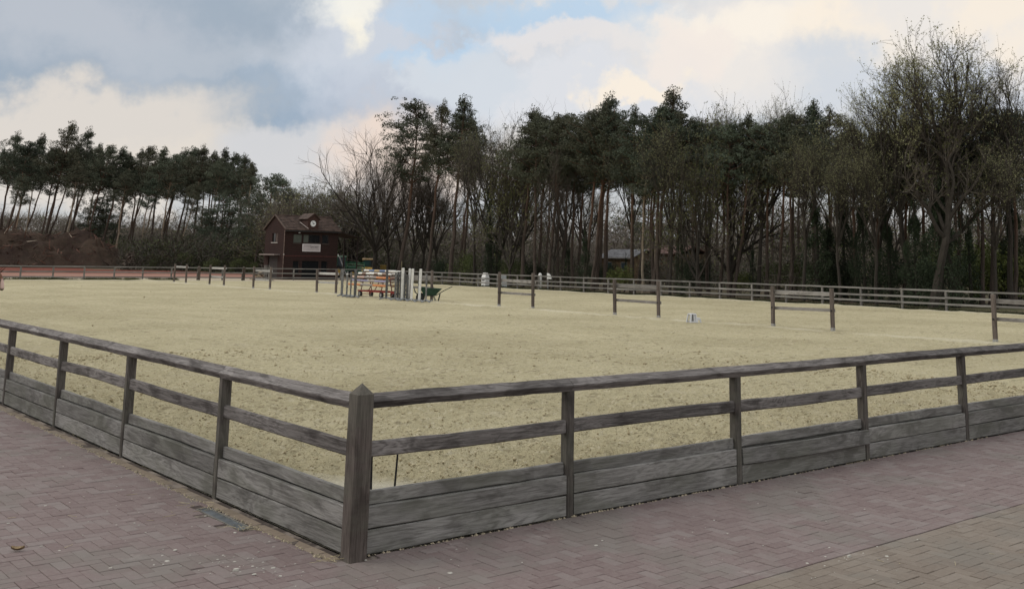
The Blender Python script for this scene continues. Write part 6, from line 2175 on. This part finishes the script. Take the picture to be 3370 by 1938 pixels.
# ------------------------------------------------------------------ the horse whose ear and nose just enter at the left
def horse():
    dep = 30.0
    base = at_depth(-53, 990, dep)
    base[2] = 0.02
    ang = math.atan2(RGT[1], RGT[0])
    V, E, R = [], [], []

    def v(x, y, z, rr, link=None):
        V.append((x, y, z)); R.append(rr)
        if link is not None:
            E.append((link, len(V) - 1))
        return len(V) - 1
    # local x towards the right of the picture; body behind, head lowered to the right
    c = v(-0.75, 0, 1.08, 0.30)
    rump = v(-1.35, 0, 1.13, 0.31, c); tail0 = v(-1.62, 0, 1.12, 0.12, rump); tail1 = v(-1.75, 0, 0.85, 0.07, tail0); v(-1.78, 0, 0.45, 0.05, tail1)
    ch = v(-0.2, 0, 1.08, 0.30, c); nk = v(0.05, 0, 1.2, 0.21, ch); nk2 = v(0.22, 0, 1.30, 0.15, nk); poll = v(0.34, 0, 1.30, 0.12, nk2)
    hd = v(0.42, 0, 1.12, 0.10, poll); hd2 = v(0.47, 0, 0.96, 0.075, hd); v(0.50, 0, 0.84, 0.065, hd2)
    for s in (-1, 1):
        sh = v(-0.22, s * 0.16, 0.85, 0.13, ch); kn = v(-0.2, s * 0.17, 0.5, 0.065, sh); ft = v(-0.21, s * 0.17, 0.12, 0.05, kn); v(-0.17, s * 0.17, 0.03, 0.065, ft)
        hp = v(-1.38, s * 0.17, 0.85, 0.16, rump); kk = v(-1.3, s * 0.18, 0.68, 0.10, hp); hk = v(-1.48, s * 0.18, 0.46, 0.06, kk); hf = v(-1.44, s * 0.18, 0.12, 0.048, hk); v(-1.4, s * 0.18, 0.03, 0.065, hf)
    me = bpy.data.meshes.new('horse_body')
    me.from_pydata(V, E, [])
    tmp = bpy.data.objects.new('tmp_horse', me); COL.objects.link(tmp)
    sk = tmp.modifiers.new('s', 'SKIN'); sub = tmp.modifiers.new('u', 'SUBSURF'); sub.levels = sub.render_levels = 2
    for i, q in enumerate(me.skin_vertices[0].data):
        q.radius = (R[i], R[i]); q.use_root = (i == 0)
    bm = bpy.data.meshes.new_from_object(tmp.evaluated_get(bpy.context.evaluated_depsgraph_get()))
    bpy.data.objects.remove(tmp)
    bm.name = 'horse_body'
    t = NT('chestnut_coat', 0.6, 0.3)
    o = t.tc.outputs['Object']; x, y, z = t.xyz(o)
    f = t.noise(o, 4, 4, 0.6)
    co = t.mix(f, (0.10, 0.042, 0.022), (0.16, 0.07, 0.036))
    co = t.mix(t.math('MULTIPLY', t.ramp(x, 0.44, 0.49), t.ramp(z, 1.24, 1.12)), co, (0.55, 0.40, 0.36))
    co = t.mix(t.math('MULTIPLY', t.ramp(z, 0.95, 0.87), t.ramp(x, 0.4, 0.45)), co, (0.06, 0.04, 0.035))
    bm.materials.append(t.col(co))
    bm.polygons.foreach_set('use_smooth', [True] * len(bm.polygons))
    h = obj('horse', bm, None, base, (0, 0, ang))
    tag(h, 'chestnut horse with a pale nose, only its ear and face entering at the far left', 'horse')
    er = plain('horse_ear', (0.06, 0.03, 0.02), 0.7)
    for s in (-1, 1):
        MB().add([(0.33, s * .05, 1.36), (0.38, s * .09, 1.37), (0.33, s * .10, 1.37), (0.53, s * .085, 1.55)], [(0, 1, 3), (1, 2, 3), (2, 0, 3), (2, 1, 0)]).build('ear', er, h)
        MB().disc((0.46, s * .095, 1.14), (0.3, s, 0), 0.018, 0.02, 10).build('eye', black, h)
    mb = MB()
    for k in range(60):
        q = k / 60
        p = Vector((-0.1 + 0.42 * q, random.uniform(-.05, .05), 1.36 + 0.07 * q)); mb.tube([p, p + Vector((-0.05, random.uniform(-.14, .14), -0.18))], [0.018, 0.005], 3)
    mb.build('mane', er, h)


horse()
